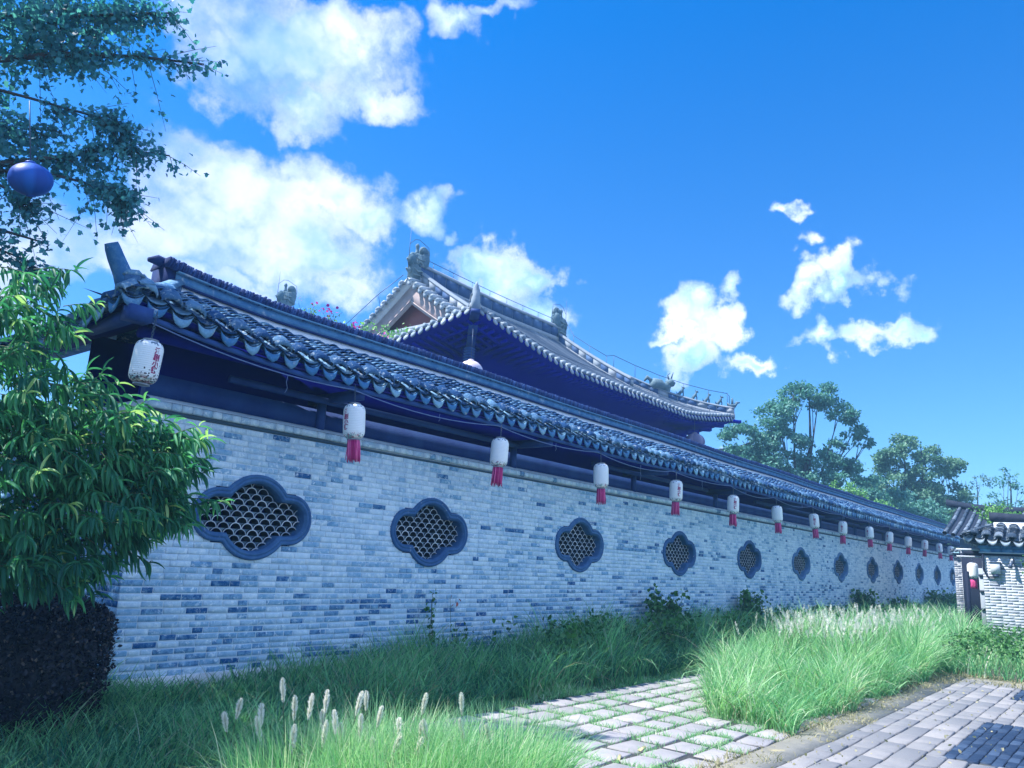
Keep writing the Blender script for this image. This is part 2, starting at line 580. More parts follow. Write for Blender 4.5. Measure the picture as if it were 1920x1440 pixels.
M_STONE = surf("pale_stone", (0.34, 0.36, 0.38), (0.52, 0.53, 0.54), 5, 0.9, 0.6, 40, tonew=0.7, stain=(0.22, 0.23, 0.24), stain_scale=7, stain_at=(0.62, 0.8))

# ================================================================ SETTING: ground, path, pavement
M_SOIL = surf("dry_soil", (0.06, 0.075, 0.05), (0.16, 0.165, 0.12), 3, 0.95, 0.8, 30)
M_SAND = surf("sandy_kerb", (0.18, 0.18, 0.16), (0.36, 0.34, 0.30), 4, 0.95, 0.6, 40, stain=(0.36, 0.32, 0.20), stain_scale=6, stain_at=(0.55, 0.7))
M_PAVE = surf("granite_paver", (0.27, 0.265, 0.275), (0.42, 0.39, 0.405), 6, 0.9, 0.8, 50, tonew=0.4, stain=(0.33, 0.36, 0.28), stain_scale=5, stain_at=(0.58, 0.75))
M_SLAB = surf("blue_grey_slab", (0.18, 0.185, 0.20), (0.32, 0.305, 0.30), 3.5, 0.85, 0.8, 35, tonew=0.5, stain=(0.20, 0.22, 0.25), stain_scale=3, stain_at=(0.60, 0.75))
M_SLABD = surf("dark_blue_setts", (0.012, 0.03, 0.07), (0.05, 0.085, 0.15), 6, 0.7, 0.6, 40, tonew=0.8)
M_PAINT = surf("worn_yellow_paint", (0.50, 0.42, 0.22), (0.62, 0.53, 0.30), 20, 0.8, 0.2, 60)
M_GROUT = surf("dark_grout", (0.05, 0.055, 0.06), (0.13, 0.13, 0.12), 12, 0.95, 0.5, 50)

g = MB()
g.add([(-600, -600, 0), (1400, -600, 0), (1400, 1400, 0), (-600, 1400, 0)], [(0, 1, 2, 3)])
tag(g.build("ground", M_SOIL), kind='structure')

g = MB()
g.box(-3.0, 15.9, 2.55, 2.88, -0.02, 0.030)
g.box(15.6, 15.95, -4.0, 2.55, -0.02, 0.028)
tag(g.build("kerb_strip", M_SAND), kind='structure')


def slab(mb, x0, x1, y0, y1, h, tone, j=0.006, b=0.012):
    z = h + random.uniform(-0.004, 0.004)
    tl = [random.uniform(-0.003, 0.003) for _ in range(4)]
    q = [(x0, y0), (x1, y0), (x1, y1), (x0, y1)]
    q = [(x + random.uniform(-j, j), y + random.uniform(-j, j)) for x, y in q]
    cx, cy = (x0 + x1) / 2, (y0 + y1) / 2
    top = [(x + (b if x < cx else -b), y + (b if y < cy else -b), z + tl[i]) for i, (x, y) in enumerate(q)]
    mid = [(x, y, z - b * 0.7) for x, y in q]
    low = [(x, y, -0.01) for x, y in q]
    mb.add(top + mid + low, [(0, 1, 2, 3)] + [(4 + i, 4 + (i + 1) % 4, (i + 1) % 4, i) for i in range(4)] + [(8 + i, 8 + (i + 1) % 4, 4 + (i + 1) % 4, 4 + i) for i in range(4)], tone)


# garden path of granite pavers with grass in the joints
p = MB()
p.box(2.2, 13.2, 2.90, 5.62, -0.02, 0.008)
path = tag(p.build("path", M_GROUT), kind='structure')
PATH_JOINTS = []
y = 2.93
r = 0
while y < 5.55:
    dy = 0.27
    x = 2.3 + (0.2 if r % 2 else 0.0)
    while x < 13.0:
        dx = random.uniform(0.32, 0.42)
        b = MB()
        slab(b, x, x + dx, y, min(y + dy, 5.58), 0.021, random.random(), 0.016, 0.009)
        o = b.build("paver", M_PAVE, path) if x > 4.6 or True else None
        PATH_JOINTS.append((x - 0.04, y, x - 0.04, y + dy))
        PATH_JOINTS.append((x, y + dy + 0.03, x + dx, y + dy + 0.03))
        x += dx + random.uniform(0.045, 0.09)
    y += dy + 0.06
    r += 1
for k, (x, y, a) in enumerate(((5.93, 3.50, 0.1), (6.38, 3.56, 0.05))):
    b = MB()
    b.prism([(x, y, 0.0275), (x + 0.20, y + a, 0.0275), (x + 0.22, y + 0.035 + a, 0.0275), (x + 0.03, y + 0.045, 0.0275)], (0, 0, 0.0025))
    b.build("paint_mark", M_PAINT, path)

# pavement
p = MB()
p.box(-3.0, 15.6, -4.0, 2.55, -0.02, 0.010)
fp = MB()
fp.box(-30, 15.6, -34.0, -4.0, -0.02, 0.034)
fp.box(-30, -3.0, -4.0, 2.55, -0.02, 0.034)
tag(fp.build("pavement_bounce_sheet", M_SLAB), kind='structure')  # unseen paving added to bounce light up at the wall
pave = tag(p.build("pavement", M_GROUT), kind='structure')
panels = [(8.55, 11.1, 0.2, 1.62), (13.55, 15.4, 0.1, 1.66)]
far = MB()
rows = []
y = 2.54
r = 0
cells = []
while y > -1.2:
    dy = random.choice((0.17, 0.19, 0.21))
    x = 3.0 + random.uniform(0, 0.5)
    while x < 15.5:
        dx = random.choice((0.30, 0.38, 0.46, 0.56))
        cells.append((x, min(x + dx, 15.58), y - dy, y))
        x += dx + 0.014
    y -= dy + 0.013


def clip_out(c, ps):
    out = [c]
    for (a, b_, c0, d) in ps:
        nw = []
        for (x0, x1, y0, y1) in out:
            if x1 <= a or x0 >= b_ or y1 <= c0 or y0 >= d:
                nw.append((x0, x1, y0, y1))
                continue
            if x0 < a: nw.append((x0, a - 0.012, y0, y1))
            if x1 > b_: nw.append((b_ + 0.012, x1, y0, y1))
            if y1 > d and y0 < d: nw.append((max(x0, a), min(x1, b_), d + 0.012, y1))
        out = nw
    return [q for q in out if q[1] - q[0] > 0.04 and q[3] - q[2] > 0.03]


cells = [q for c in cells for q in clip_out(c, panels)]
cells.sort(key=lambda c: (c[3] < 0.9, (c[0] - 8) ** 2 * 0.0 + c[0]))
n_ind = 0
for c in cells:
    vis = c[3] > 0.75 and c[0] > 5.5 and n_ind < 290
    b = MB() if vis else far
    slab(b, *c, 0.032, random.random())
    if vis:
        b.build("paving_slab", M_SLAB, pave)
        n_ind += 1
far.build("paving_slab_field", M_SLAB, pave, kind='stuff')
for (a, b_, c0, d) in panels:
    b = MB()
    y = d
    k = 0
    while y > c0:
        x = a + (0.1 if k % 2 else 0)
        while x < b_ - 0.02:
            slab(b, x, min(x + 0.205, b_), y - 0.085, y, 0.030, random.random(), 0.003, 0.006)
            x += 0.215
        y -= 0.095
        k += 1
    b.build("sett_panel", M_SLABD, pave, kind='stuff')

# ================================================================ BRICK WALL with quatrefoil windows
Y_WALL = 8.0
X_L, X_R = 3.78, 48.6
WINX = [5.20, 8.10] + [11.98 + 3.965 * i for i in range(10)]
WINX[0] = 5.20
WZ = 1.905
WHX, WHZ = 0.79, 0.49            # outer half sizes


def quatre(off=0.0, n=16):
    """outline of the quatrefoil, local (x,z), off = inward offset; counter-clockwise"""
    rs, cs = 0.30 - off, 0.485                 # side lobes: radius, centre
    nx, nz = 0.40, 0.30                        # re-entrant corners
    pts = []
    # right lobe from lower notch to upper notch
    a0 = math.asin(min(1, 1.0))
    for i in range(n + 1):
        a = -math.pi / 2 + math.pi * i / n
        pts.append((cs + rs * math.cos(a), rs * math.sin(a)))
    # top lobe
    R = 0.50 - off
    cz = WHZ - 0.50
    a1 = math.asin(min(0.999, (nz - off - cz) / R))
    for i in range(n + 1):
        a = a1 + (math.pi - 2 * a1) * i / n
        pts.append((R * math.cos(a), cz + R * math.sin(a)))
    return pts + [(-x, -z) for x, z in pts]


def halfwidth(z, off):
    """x half extent of the offset outline at height z"""
    P = quatre(off, 24)
    best = 0
    for i in range(len(P)):
        (x0, z0), (x1, z1) = P[i], P[(i + 1) % len(P)]
        if (z0 - z) * (z1 - z) <= 0 and abs(z1 - z0) > 1e-9:
            x = x0 + (x1 - x0) * (z - z0) / (z1 - z0)
            best = max(best, abs(x))
    return best


wall = thing("brick_wall", "long grey brick garden wall pierced by a row of quatrefoil lattice windows", "wall", (0, 0, 0))
CH = 0.0685
Z0, ZT = 0.22, 2.90
ncourse = int(round((ZT - Z0) / CH))
CH = (ZT - Z0) / ncourse
near, rest = [], []
mort = MB()
HH = {}
for c in range(ncourse):
    z0 = Z0 + c * CH
    holes_m, holes_b = [], []
    for wx in WINX:
        h = 0
        for zz in (z0, z0 + CH * 0.5, z0 + CH):
            dz = zz - WZ
            if abs(dz) < WHZ - 0.055:
                key = round(dz, 4)
                if key not in HH: HH[key] = halfwidth(dz, 0.055)
                h = max(h, HH[key])
        if h > 0:
            holes_m.append((wx - h, wx + h))
    # mortar body
    x = X_L
    for a, b_ in holes_m + [(X_R, X_R + 1)]:
        if a > x:
            mort.add([(x, Y_WALL + 0.006, z0), (a, Y_WALL + 0.006, z0), (a, Y_WALL + 0.006, z0 + CH), (x, Y_WALL + 0.006, z0 + CH)], [(0, 1, 2, 3)], random.random())
        x = max(x, b_)
    # bricks
    x = X_L + random.uniform(-0.02, 0.0)
    low = max(0, 1 - (z0 - Z0) / 1.25)
    run = random.random()
    while x < X_R:
        dx = random.choice((0.235, 0.235, 0.235, 0.12, 0.18)) * random.uniform(0.95, 1.04)
        x0, x1 = max(x, X_L), min(x + dx, X_R)
        x += dx + 0.009
        segs = [(x0, x1)]
        for a, b_ in holes_m:
            segs = [s for q in segs for s in (((q[0], min(q[1], a)), (max(q[0], b_), q[1])) if q[0] < b_ and q[1] > a else (q,))]
        for s0, s1 in segs:
            if s1 - s0 < 0.03:
                continue
            if random.random() < 0.03: run = random.random()
            lowf = low * (1.0 if x0 < 12 else 0.75)
            patch = 0.5 + 0.5 * math.sin(x0 * 0.55 + 1.2 * math.sin(z0 * 3 + x0 * 0.2))
            pd = 0.035 + 0.60 * lowf ** 0.8 * (0.45 + 0.55 * patch)
            if random.random() < pd:
                t = random.uniform(0.02, 0.32)
            elif random.random() < 0.20 + 0.5 * lowf:
                t = random.uniform(0.30, 0.55)
            else:
                t = random.uniform(0.56, 0.92) * (1 - 0.20 * lowf)
            if 0.045 < 0.07 and 9.5 < x0 < 30 and abs(z0 - 2.02 + 0.006 * x0) < 0.07 and random.random() < 0.16:
                t = random.uniform(0.05, 0.3)
            jw = 0.0045 + 0.0050 * low
            rec = (s0 + 0.003 * low, s1 - 0.003 * low, z0 + jw, z0 + CH - jw, t)
            (near if (s1 - s0 > 0.14 and 4.6 < s0 < 7.6 and 0.45 < z0 < 2.9) else rest).append(rec)
random.shuffle(near)
near.sort(key=lambda q: math.hypot(q[0] - 5.4, (q[2] - 1.0) * 1.3))
rest += near[300:]
near = near[:300]


def brick_geo(mb, q, proud=None):
    s0, s1, a, b_, t = q
    lw = max(0, 1 - (a - 0.2) / 1.5)
    wob = (0.003 + 0.006 * lw) * math.sin(s0 * 0.9 + a * 9.0) + random.uniform(-0.002, 0.002) * (1 + lw)
    a += wob; b_ += wob + random.uniform(-0.003, 0.002) * lw
    p_ = random.uniform(0.0, 0.006) if proud is None else proud
    y = Y_WALL - p_
    e = 0.005
    def j(): return random.uniform(-0.0035, 0.0035)
    f = [(s0 + e + j(), y, a + e * .8 + j()), (s1 - e + j(), y, a + e * .8 + j()), (s1 - e + j(), y, b_ - e * .8 + j()), (s0 + e + j(), y, b_ - e * .8 + j())]
    m_ = [(s0, y + 0.004, a), (s1, y + 0.004, a), (s1, y + 0.004, b_), (s0, y + 0.004, b_)]
    k = [(s0, Y_WALL + 0.05, a), (s1, Y_WALL + 0.05, a), (s1, Y_WALL + 0.05, b_), (s0, Y_WALL + 0.05, b_)]
    mb.add(f + m_ + k, [(0, 1, 2, 3)] + [(4 + i, 4 + (i + 1) % 4, (i + 1) % 4, i) for i in range(4)] + [(8 + i, 8 + (i + 1) % 4, 4 + (i + 1) % 4, 4 + i) for i in range(4)], t)


for q in near:
    b = MB()
    brick_geo(b, q)
    b.build("brick", M_BRICK, wall)
b = MB()
for q in rest:
    brick_geo(b, q)
b.build("brick_field", M_BRICK, wall, kind='stuff')
mort.build("mortar_bed", M_MORTAR, wall)

# plinth, ledge and coping
b = MB()
x = X_L - 0.03
while x < X_R:
    dx = random.uniform(0.9, 1.3)
    b.box(x, x + dx - 0.004, Y_WALL - 0.035, Y_WALL + 0.3, -0.05, Z0, random.random())
    x += dx
b.build("plinth", M_PLASTER, wall)
b = MB()
x = X_L - 0.03
while x < X_R:                                     # rounded header course standing proud under the eaves
    dx = random.choice((0.12, 0.12, 0.235)) * random.uniform(0.96, 1.04)
    t = random.uniform(0.5, 0.98) if random.random() > 0.1 else random.uniform(0.15, 0.4)
    z0, z1, y0 = 2.945, 3.025, Y_WALL - 0.055
    sec = [(y0 + 0.02, z0), (y0, z0 + 0.015), (y0, z1 - 0.02), (y0 + 0.015, z1)]
    vs = [(xx, yy, zz) for xx in (x + 0.005, x + dx - 0.005) for yy, zz in [*sec, (Y_WALL + 0.2, z1), (Y_WALL + 0.2, z0)]]
    b.add(vs, [(i, (i + 1) % 6, 6 + (i + 1) % 6, 6 + i) for i in range(6)] + [(5, 4, 3, 2, 1, 0), (6, 7, 8, 9, 10, 11)], t)
    x += dx
b.build("ledge_course", M_BRICK, wall, kind='stuff')
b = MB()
b.box(X_L - 0.02, X_R, Y_WALL - 0.020, Y_WALL + 0.3, 2.905, 2.940, 0.1)  # dark strip built as the shadow line under the ledge
b.build("painted_shadow_line", M_FILL, wall)
b = MB()
n = 120
vs = []
for i in range(n + 1):
    x = X_L - 0.03 + (X_R - X_L + 0.03) * i / n
    w = 0.004 * math.sin(i * 1.7)
    vs += [(x, Y_WALL - 0.050 + w, 3.026), (x, Y_WALL - 0.035 + w, 3.045 + w), (x, Y_WALL + 0.075, 3.085)]
b.add(vs, [(i * 3 + k, i * 3 + 3 + k, i * 3 + 4 + k, i * 3 + 1 + k) for i in range(n) for k in (0, 1)])
b.build("coping_mortar", M_MORTAR, wall)
# the return wall on the near end
b, side = MB(), MB()
for c in range(ncourse):
    z0 = Z0 + c * CH
    y = Y_WALL + 0.01
    while y < 13.5:
        dy = random.choice((0.235, 0.235, 0.12))
        b.box(X_L - random.uniform(0.0, 0.004), X_L + 0.05, y, y + dy - 0.008, z0 + 0.005, z0 + CH - 0.004, random.uniform(0.0, 0.45))  # darker brick tones put this end's deep shade into the colour
        y += dy
b.build("return_brick_field", M_BRICK, wall, kind='stuff')
side.box(X_L + 0.006, X_L + 0.25, Y_WALL + 0.03, 13.5, 0, 3.05)
side.box(X_L - 0.03, X_L + 0.2, Y_WALL + 0.06, 13.5, 2.93, 3.03)
side.box(X_R - 0.3, X_R, Y_WALL + 0.03, 9.0, 0, 3.05)
side.build("return_mortar", M_MORTAR, wall)

# windows
TR, TP = 0.077, 0.0690


def inside(x, z, P):
    c = False
    j = len(P) - 1
    for i in range(len(P)):
        if (P[i][1] > z) != (P[j][1] > z) and x < (P[j][0] - P[i][0]) * (z - P[i][1]) / (P[j][1] - P[i][1]) + P[i][0]:
            c = not c
        j = i
    return c


M_INNER = surf('shade_dark_tile', (0.010, 0.016, 0.035), (0.03, 0.045, 0.075), 16, 0.95, 0.3, 50)  # recess shade inside the lattice tiles, painted as a dark colour


def lattice_tile(mb, cx, cz, wob):
    """half-round tile seen end on, with the mortar bedding beneath it"""
    k = 9
    ro, ri = TR, TR - 0.0115
    yf, yb = Y_WALL + 0.085 + wob, Y_WALL + 0.22
    vs = []
    for yy in (yf, yb):
        for rr in (ro, ri):
            for i in range(k + 1):
                a = math.pi * i / k
                vs.append((cx + rr * math.cos(a), yy, cz + rr * math.sin(a) * 0.93))
    n = k + 1
    fs = []
    for i in range(k):
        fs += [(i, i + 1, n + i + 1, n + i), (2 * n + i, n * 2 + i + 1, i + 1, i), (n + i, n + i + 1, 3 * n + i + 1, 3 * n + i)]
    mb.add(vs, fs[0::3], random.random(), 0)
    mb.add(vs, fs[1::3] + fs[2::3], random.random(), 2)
    # bedding: concave triangle between this tile's feet and the crowns of the two tiles below
    vs, m = [], 8
    for yy in (yf + 0.028, yb):
        for i in range(m + 1):
            u = -1 + 2 * i / m
            d = 1 - abs(u)
            vs.append((cx + u * (TR - 0.004), yy, cz))
        for i in range(m + 1):
            u = -1 + 2 * i / m
            a = 1 - abs(u)            # distance from the nearer crown in tile radii
            zz = cz - TP + TR * 0.93 * math.sqrt(max(0.0, 1 - a * a)) - 0.003
            vs.append((cx + u * (TR - 0.004), yy, min(zz, cz - 0.001)))
    w = m + 1
    fs = [(i, i + 1, w + i + 1, w + i) for i in range(m)]
    fs += [(2 * w + i, 2 * w + i + 1, i + 1, i) for i in range(m)]
    mb.add(vs, fs, random.random(), 1)


tile_total = 0
for wi, wx in enumerate(WINX):
    fr = MB()
    # moulding profile: (inward offset, y)
    prof = [(0.0, 0.03), (0.0, -0.020), (0.012, -0.034), (0.034, -0.036), (0.040, -0.026), (0.050, -0.026), (0.056, -0.036), (0.078, -0.034), (0.084, -0.020), (0.098, -0.014), (0.104, 0.0), (0.106, 0.24)]
    rings = [[(wx + x, Y_WALL + yy, WZ + z) for x, z in quatre(o_)] for o_, yy in prof]
    m = len(rings[0])
    vs = [v for r_ in rings for v in r_]
    fs = [(k * m + i, k * m + (i + 1) % m, (k + 1) * m + (i + 1) % m, (k + 1) * m + i) for k in range(len(prof) - 1) for i in range(m)]
    fr.add(vs, fs, random.random())
    frame = fr.build("lattice_window", M_FRAME, wall, smooth=False)
    inner = [(x, z) for x, z in quatre(0.100, 20)]
    big = quatre(0.085, 20)
    mb_all = MB()
    row = 0
    cz = -0.42
    while cz < 0.42:
        cx = -0.80 + (TR if row % 2 else 0)
        while cx < 0.80:
            if inside(cx, cz + 0.035, big) and (inside(cx - TR * .85, cz, big) or inside(cx + TR * .85, cz, big) or inside(cx, cz + TR, big)):
                solo = wi < 3 and tile_total < 300
                t_ = MB() if solo else mb_all
                lattice_tile(t_, wx + cx, WZ + cz, random.uniform(-0.004, 0.004))
                if solo:
                    t_.build("tile", [M_LATTICE, M_FILL, M_INNER], frame)
                    tile_total += 1
            cx += 2 * TR
        cz += TP
        row += 1
    if mb_all.n:
        mb_all.build("lattice", [M_LATTICE, M_FILL, M_INNER], frame, kind='stuff')

# ================================================================ TILED ROOF over the wall
roof = thing("tiled_eave_roof", "long grey clay tiled roof with scalloped drip tiles over the brick wall", "roof", (0, 0, 0))
Y_E, Y_T = 7.22, 8.16          # eave line and top of the tile field
ZE, ZTOP = 3.66, 4.15


def lift(x):
    l = 0.20 * max(0.0, (5.6 - x) / 2.6) ** 1.6
    r_ = 0.10 * max(0.0, (x - 30.0) / 18.0) ** 1.5
    return l + r_ + 0.012 * math.sin(x * 0.9)


def arc_tile(w=0.105, h=0.072, th=0.013, ln=0.15, k=6, up=True):
    """template: arched tile, local x across, y up the slope, z normal"""
    vs = []
    for yy, sc in ((0, 1.0), (ln, 0.88)):
        for dr in (0, th):
            for i in range(k + 1):
                a = math.pi * (0.08 + 0.84 * i / k)
                x = -(w * sc - dr) * math.cos(a)
                z = (h * sc - dr) * math.sin(a)
                vs.append((x, yy, z if up else -z))
    n = k + 1
    fs = []
    for i in range(k):
        fs += [(i, i + 1, n + i + 1, n + i), (2 * n + i, 2 * n + i + 1, i + 1, i), (n + i, n + i + 1, 3 * n + i + 1, 3 * n + i), (3 * n + i, 3 * n + i + 1, 2 * n + i + 1, 2 * n + i)]
    fs += [(0, n, 3 * n, 2 * n), (k, k + 2 * n, k + 3 * n, k + n)]
    return vs, fs


def drip_template():
    """hanging fan-shaped drip tile: crescent with a pointed foot, relief ribs; local x across, z up, y out (-)"""
    k = 10
    top, mid, bot = [], [], []
    for i in range(k + 1):
        u = -1 + 2 * i / k
        x = 0.122 * u
        zt = -0.062 * (1 - u * u) + 0.012
        zb = -0.130 * (1 - abs(u) ** 3.6) - 0.020 * max(0, 1 - abs(u) * 2.8) + 0.004
        top.append((x, -0.004, zt))
        mid.append((x * 0.93, -0.016, zt * 0.55 + zb * 0.45))
        bot.append((x * 0.90, -0.006 - 0.02 * (1 - abs(u)), zb))
    back = [(x, y + 0.014, z) for x, y, z in top] + [(x, y + 0.012, z) for x, y, z in bot]
    vs = top + mid + bot + back
    n = k + 1
    fs = []
    for i in range(k):
        fs += [(i, n + i, n + i + 1, i + 1), (n + i, 2 * n + i, 2 * n + i + 1, n + i + 1), (3 * n + i, 3 * n + i + 1, 4 * n + i + 1, 4 * n + i), (2 * n + i, 4 * n + i, 4 * n + i + 1, 2 * n + i + 1), (i, i + 1, 3 * n + i + 1, 3 * n + i)]
    # collar that runs back under the channel tiles
    m = len(vs)
    for yy in (0.0, 0.16):
        for i in range(k + 1):
            u = -1 + 2 * i / k
            vs.append((0.108 * u, yy, -0.050 * (1 - u * u) + 0.012 + yy * 0.2))
    for i in range(k):
        fs.append((m + i, m + i + 1, m + n + i + 1, m + n + i))
    return vs, fs


def hood_template():
    """flower-edged cover tile at the eave: arched hood with a drooping scalloped lip"""
    k = 8
    a_, l_, b2 = [], [], []
    for i in range(k + 1):
        u = -1 + 2 * i / k
        x = 0.105 * u
        z = 0.062 * math.sqrt(max(0, 1 - u * u)) - 0.004
        a_.append((x * 0.92, 0.11, z + 0.022))
        l_.append((x, -0.028, z))
        b2.append((x * 1.02, -0.040, z - 0.030 - 0.010 * abs(math.sin(u * 6))))
    thk = [(x, y + 0.012, z - 0.012) for x, y, z in b2]
    vs = a_ + l_ + b2 + thk
    n = k + 1
    fs = []
    for r_ in range(3):
        for i in range(k):
            fs.append((r_ * n + i, r_ * n + i + 1, (r_ + 1) * n + i + 1, (r_ + 1) * n + i)[::-1])
    return vs, fs


class Tpl:
    def __init__(self, name, tv, tf, mat_, ntone=6):
        self.name, self.tv, self.tf, self.mat = name, tv, tf, mat_
        self.me = []
        for i in range(ntone):
            flat = [j for f in tf for j in f]
            jt = np.array(tv) * (1 + rng.uniform(-0.03, 0.03, (1, 3)))
            self.me.append(mesh_np(name, jt, flat, [len(f) for f in tf], mat_, None, np.full(len(tv), (i + 0.5) / ntone)))
        self.A, self.L = [], []
        self.count = 0

    def put(self, loc, A, parent, solo=True):
        if solo:
            o = bpy.data.objects.new(self.name, random.choice(self.me))
            link(o, parent)
            M = Matrix(((*A[0], loc[0]), (*A[1], loc[1]), (*A[2], loc[2]), (0, 0, 0, 1)))
            o.matrix_world = M
            self.count += 1
            return o
        self.A.append(A)
        self.L.append(loc)

    def flush(self, name, parent):
        if self.L:
            scatter(name, self.tv, self.tf, np.array(self.A), np.array(self.L), self.mat, None, parent, 'stuff')
        self.A, self.L = [], []


def frame_of(x, y, z):
    return np.array([x, y, z], float).T


def jitter(A, amt=0.05):
    e = Euler([random.uniform(-amt, amt) for _ in range(3)]).to_matrix()
    return np.array(A) @ np.array(e)


SL = math.atan2(ZTOP - ZE, Y_T - Y_E)
T_DRIP = Tpl("drip_tile", *drip_template(), M_DRIP)
T_HOOD = Tpl("eave_hood_tile", *hood_template(), M_TILE)
T_COV = Tpl("cover_tile", *arc_tile(), M_TILE)
T_CHAN = Tpl("channel_tile", *arc_tile(0.10, 0.05, 0.01, 0.2, 4, up=False), M_TILE)
TILT = np.array(Euler((-0.24, 0, 0)).to_matrix())
PITCH_T = 0.262


def tile_row(o, inward, length, across, first=False, slope=SL, step=0.082, solo_cover=False):
    """one column of roof tiles from the eave inwards"""
    inn = np.array([inward[0] * math.cos(slope), inward[1] * math.cos(slope), math.sin(slope)])
    ac = np.array([across[0], across[1], 0.0])
    nr = np.cross(ac, inn)
    F = frame_of(ac, inn, nr)
    flatF = frame_of(ac, [inward[0], inward[1], 0], [0, 0, 1])
    o = np.array(o, float)
    jx = random.uniform(-0.012, 0.012)
    o = o + ac * jx
    dtilt = Euler((random.uniform(-0.10, 0.16), random.uniform(-0.09, 0.09), random.uniform(-0.10, 0.10))).to_matrix()
    T_DRIP.put(o + np.array([0, 0, -0.002]) + ac * 0, flatF @ np.array(dtilt), roof)
    T_HOOD.put(o + ac * (PITCH_T / 2) + np.array([0, 0, 0.078]) + inn * 0.005, jitter(F, 0.12), roof)
    s = 0.07
    c = 0
    while s < length - 0.02:
        q = o + ac * (PITCH_T / 2) + inn * s + nr * (0.056 + random.uniform(-0.004, 0.006))
        T_COV.put(q, jitter(F @ TILT, 0.06), roof, solo=solo_cover and T_COV.count < 290)
        s += step * random.uniform(0.95, 1.2)
    s = 0.03
    while s < length:
        T_CHAN.put(o + inn * s + nr * 0.035, jitter(F, 0.03), roof, solo=False)
        s += 0.13


n_cols = int((X_R + 0.2 - 3.02) / PITCH_T)
for i in range(n_cols):
    x = 3.08 + i * PITCH_T
    ln = 1.04
    if x < 4.15: ln = max(0.10, min(1.04, (x - 3.0) * 1.05))
    tile_row((x, Y_E, ZE + lift(x)), (0, 1), ln, (1, 0), solo_cover=x < 11.3)
for i in range(16):                                   # the near end hip, facing the side
    y = 7.40 + i * PITCH_T
    ln = min(1.04, max(0.10, (y - 7.22) * 1.05))
    tile_row((3.0, y, ZE + 0.20 * max(0, (8.6 - y) / 1.4) ** 1.4 * 0.9), (1, 0), ln, (0, -1))
T_COV.flush("cover_tile_field", roof)
T_CHAN.flush("channel_tile_field", roof)

# bedding below the tiles, soffit, boards
b = MB()
n = 90
xs = [3.05 + (X_R + 0.1 - 3.05) * (i / n) ** 1.5 for i in range(n + 1)]
vs = []
for x in xs:
    l = lift(x)
    yt = Y_T + 0.1 if x > 4.1 else Y_E + max(0.03, (x - 3.0) * 0.95)
    f = (yt - Y_E) / (Y_T - Y_E)
    vs += [(x, Y_E + 0.03, ZE + l - 0.035), (x, yt, ZE + (ZTOP - ZE) * f + l - 0.02), (x, Y_E + 0.05, ZE + l - 0.085), (x, Y_WALL + 0.35, ZE + l + 0.25)]
b.add(vs, [(i * 4, i * 4 + 4, i * 4 + 5, i * 4 + 1) for i in range(n)], 0.3, 0)
b.add(vs, [(i * 4 + 2, i * 4 + 3, i * 4 + 7, i * 4 + 6) for i in range(n)] + [(i * 4, i * 4 + 2, i * 4 + 6, i * 4 + 4) for i in range(n)], 0.3, 1)
vs = []
for k in range(2):
    for i in range(13):
        y = 7.25 + i * 0.5
        L_ = 0.20 * max(0, (8.6 - y) / 1.4) ** 1.4 * 0.9
        w = min(1.1, max(0.03, (y - 7.22)))
        vs += [(3.03, y, ZE + L_ - 0.03 - 0.05 * k), (3.03 + w, y, ZE + L_ - 0.03 + w * 0.46 - 0.05 * k)]
b.add(vs, [(i * 2, i * 2 + 1, i * 2 + 3, i * 2 + 2) for i in range(12)], 0.3, 0)
b.add(vs, [(26 + i * 2, 26 + i * 2 + 2, 26 + i * 2 + 3, 26 + i * 2 + 1) for i in range(12)], 0.3, 1)
b.build("roof_deck", [M_TILE, M_WOOD], roof)

# plaster fillet, ridge band, ledges and the cap of tiles set on edge
def ridge_path(off_y, dz, x0, n=110):
    return [((x0 + (X_R + 0.1 - x0) * (i / n) ** 1.4), 8.34 + off_y, dz + lift(x0 + (X_R + 0.1 - x0) * (i / n) ** 1.4) * 0.8) for i in range(n + 1)]

RX0 = 3.98
def rsweep(name, sect, m, dz=0.0, x0=RX0, tone=0.5):
    b_ = MB()
    b_.sweep(ridge_path(0, dz, x0), [(-a, z) for a, z in sect], tone=tone)   # across = towards +Y when negated
    return b_.build(name, m, roof)

rsweep("plaster_fillet", [(-0.19, 4.12), (-0.06, 4.36), (0.3, 4.36), (0.3, 4.12)], M_PLASTER)
rsweep("lower_ledge", [(-0.105, 4.352), (-0.115, 4.362), (-0.105, 4.374), (0.30, 4.374), (0.30, 4.352)], M_CAP)
rsweep("ridge_band", [(-0.06, 4.372), (-0.06, 4.492), (0.26, 4.492), (0.26, 4.372)], M_BAND)
rsweep("upper_ledge", [(-0.10, 4.490), (-0.115, 4.500), (-0.10, 4.512), (0.30, 4.512), (0.30, 4.490)], M_BAND, tone=0.9)
A, L = [], []
x = RX0 - 0.12
while x < X_R + 0.1:
    for k in range(1):
        tilt = 0.30 + random.uniform(-0.10, 0.10)
        R_ = np.array(Euler((random.uniform(-0.04, 0.04), tilt, random.uniform(-0.06, 0.06))).to_matrix())
        A.append(R_ @ np.diag([0.011, 0.20, 0.060 + random.uniform(-0.004, 0.004)]))
        curl = 0.03 * max(0, (RX0 + 0.35 - x) / 0.47) ** 1.5
        L.append((x, 8.34 + 0.10, 4.553 + lift(x) * 0.8 + curl + random.uniform(-0.004, 0.006)))
    x += 0.030
cube = ([(-1, -1, -1), (1, -1, -1), (1, 1, -1), (-1, 1, -1), (-1, -1, 1), (1, -1, 1), (1, 1, 1), (-1, 1, 1)], [(0, 3, 2, 1), (4, 5, 6, 7), (0, 1, 5, 4), (1, 2, 6, 5), (2, 3, 7, 6), (3, 0, 4, 7)])
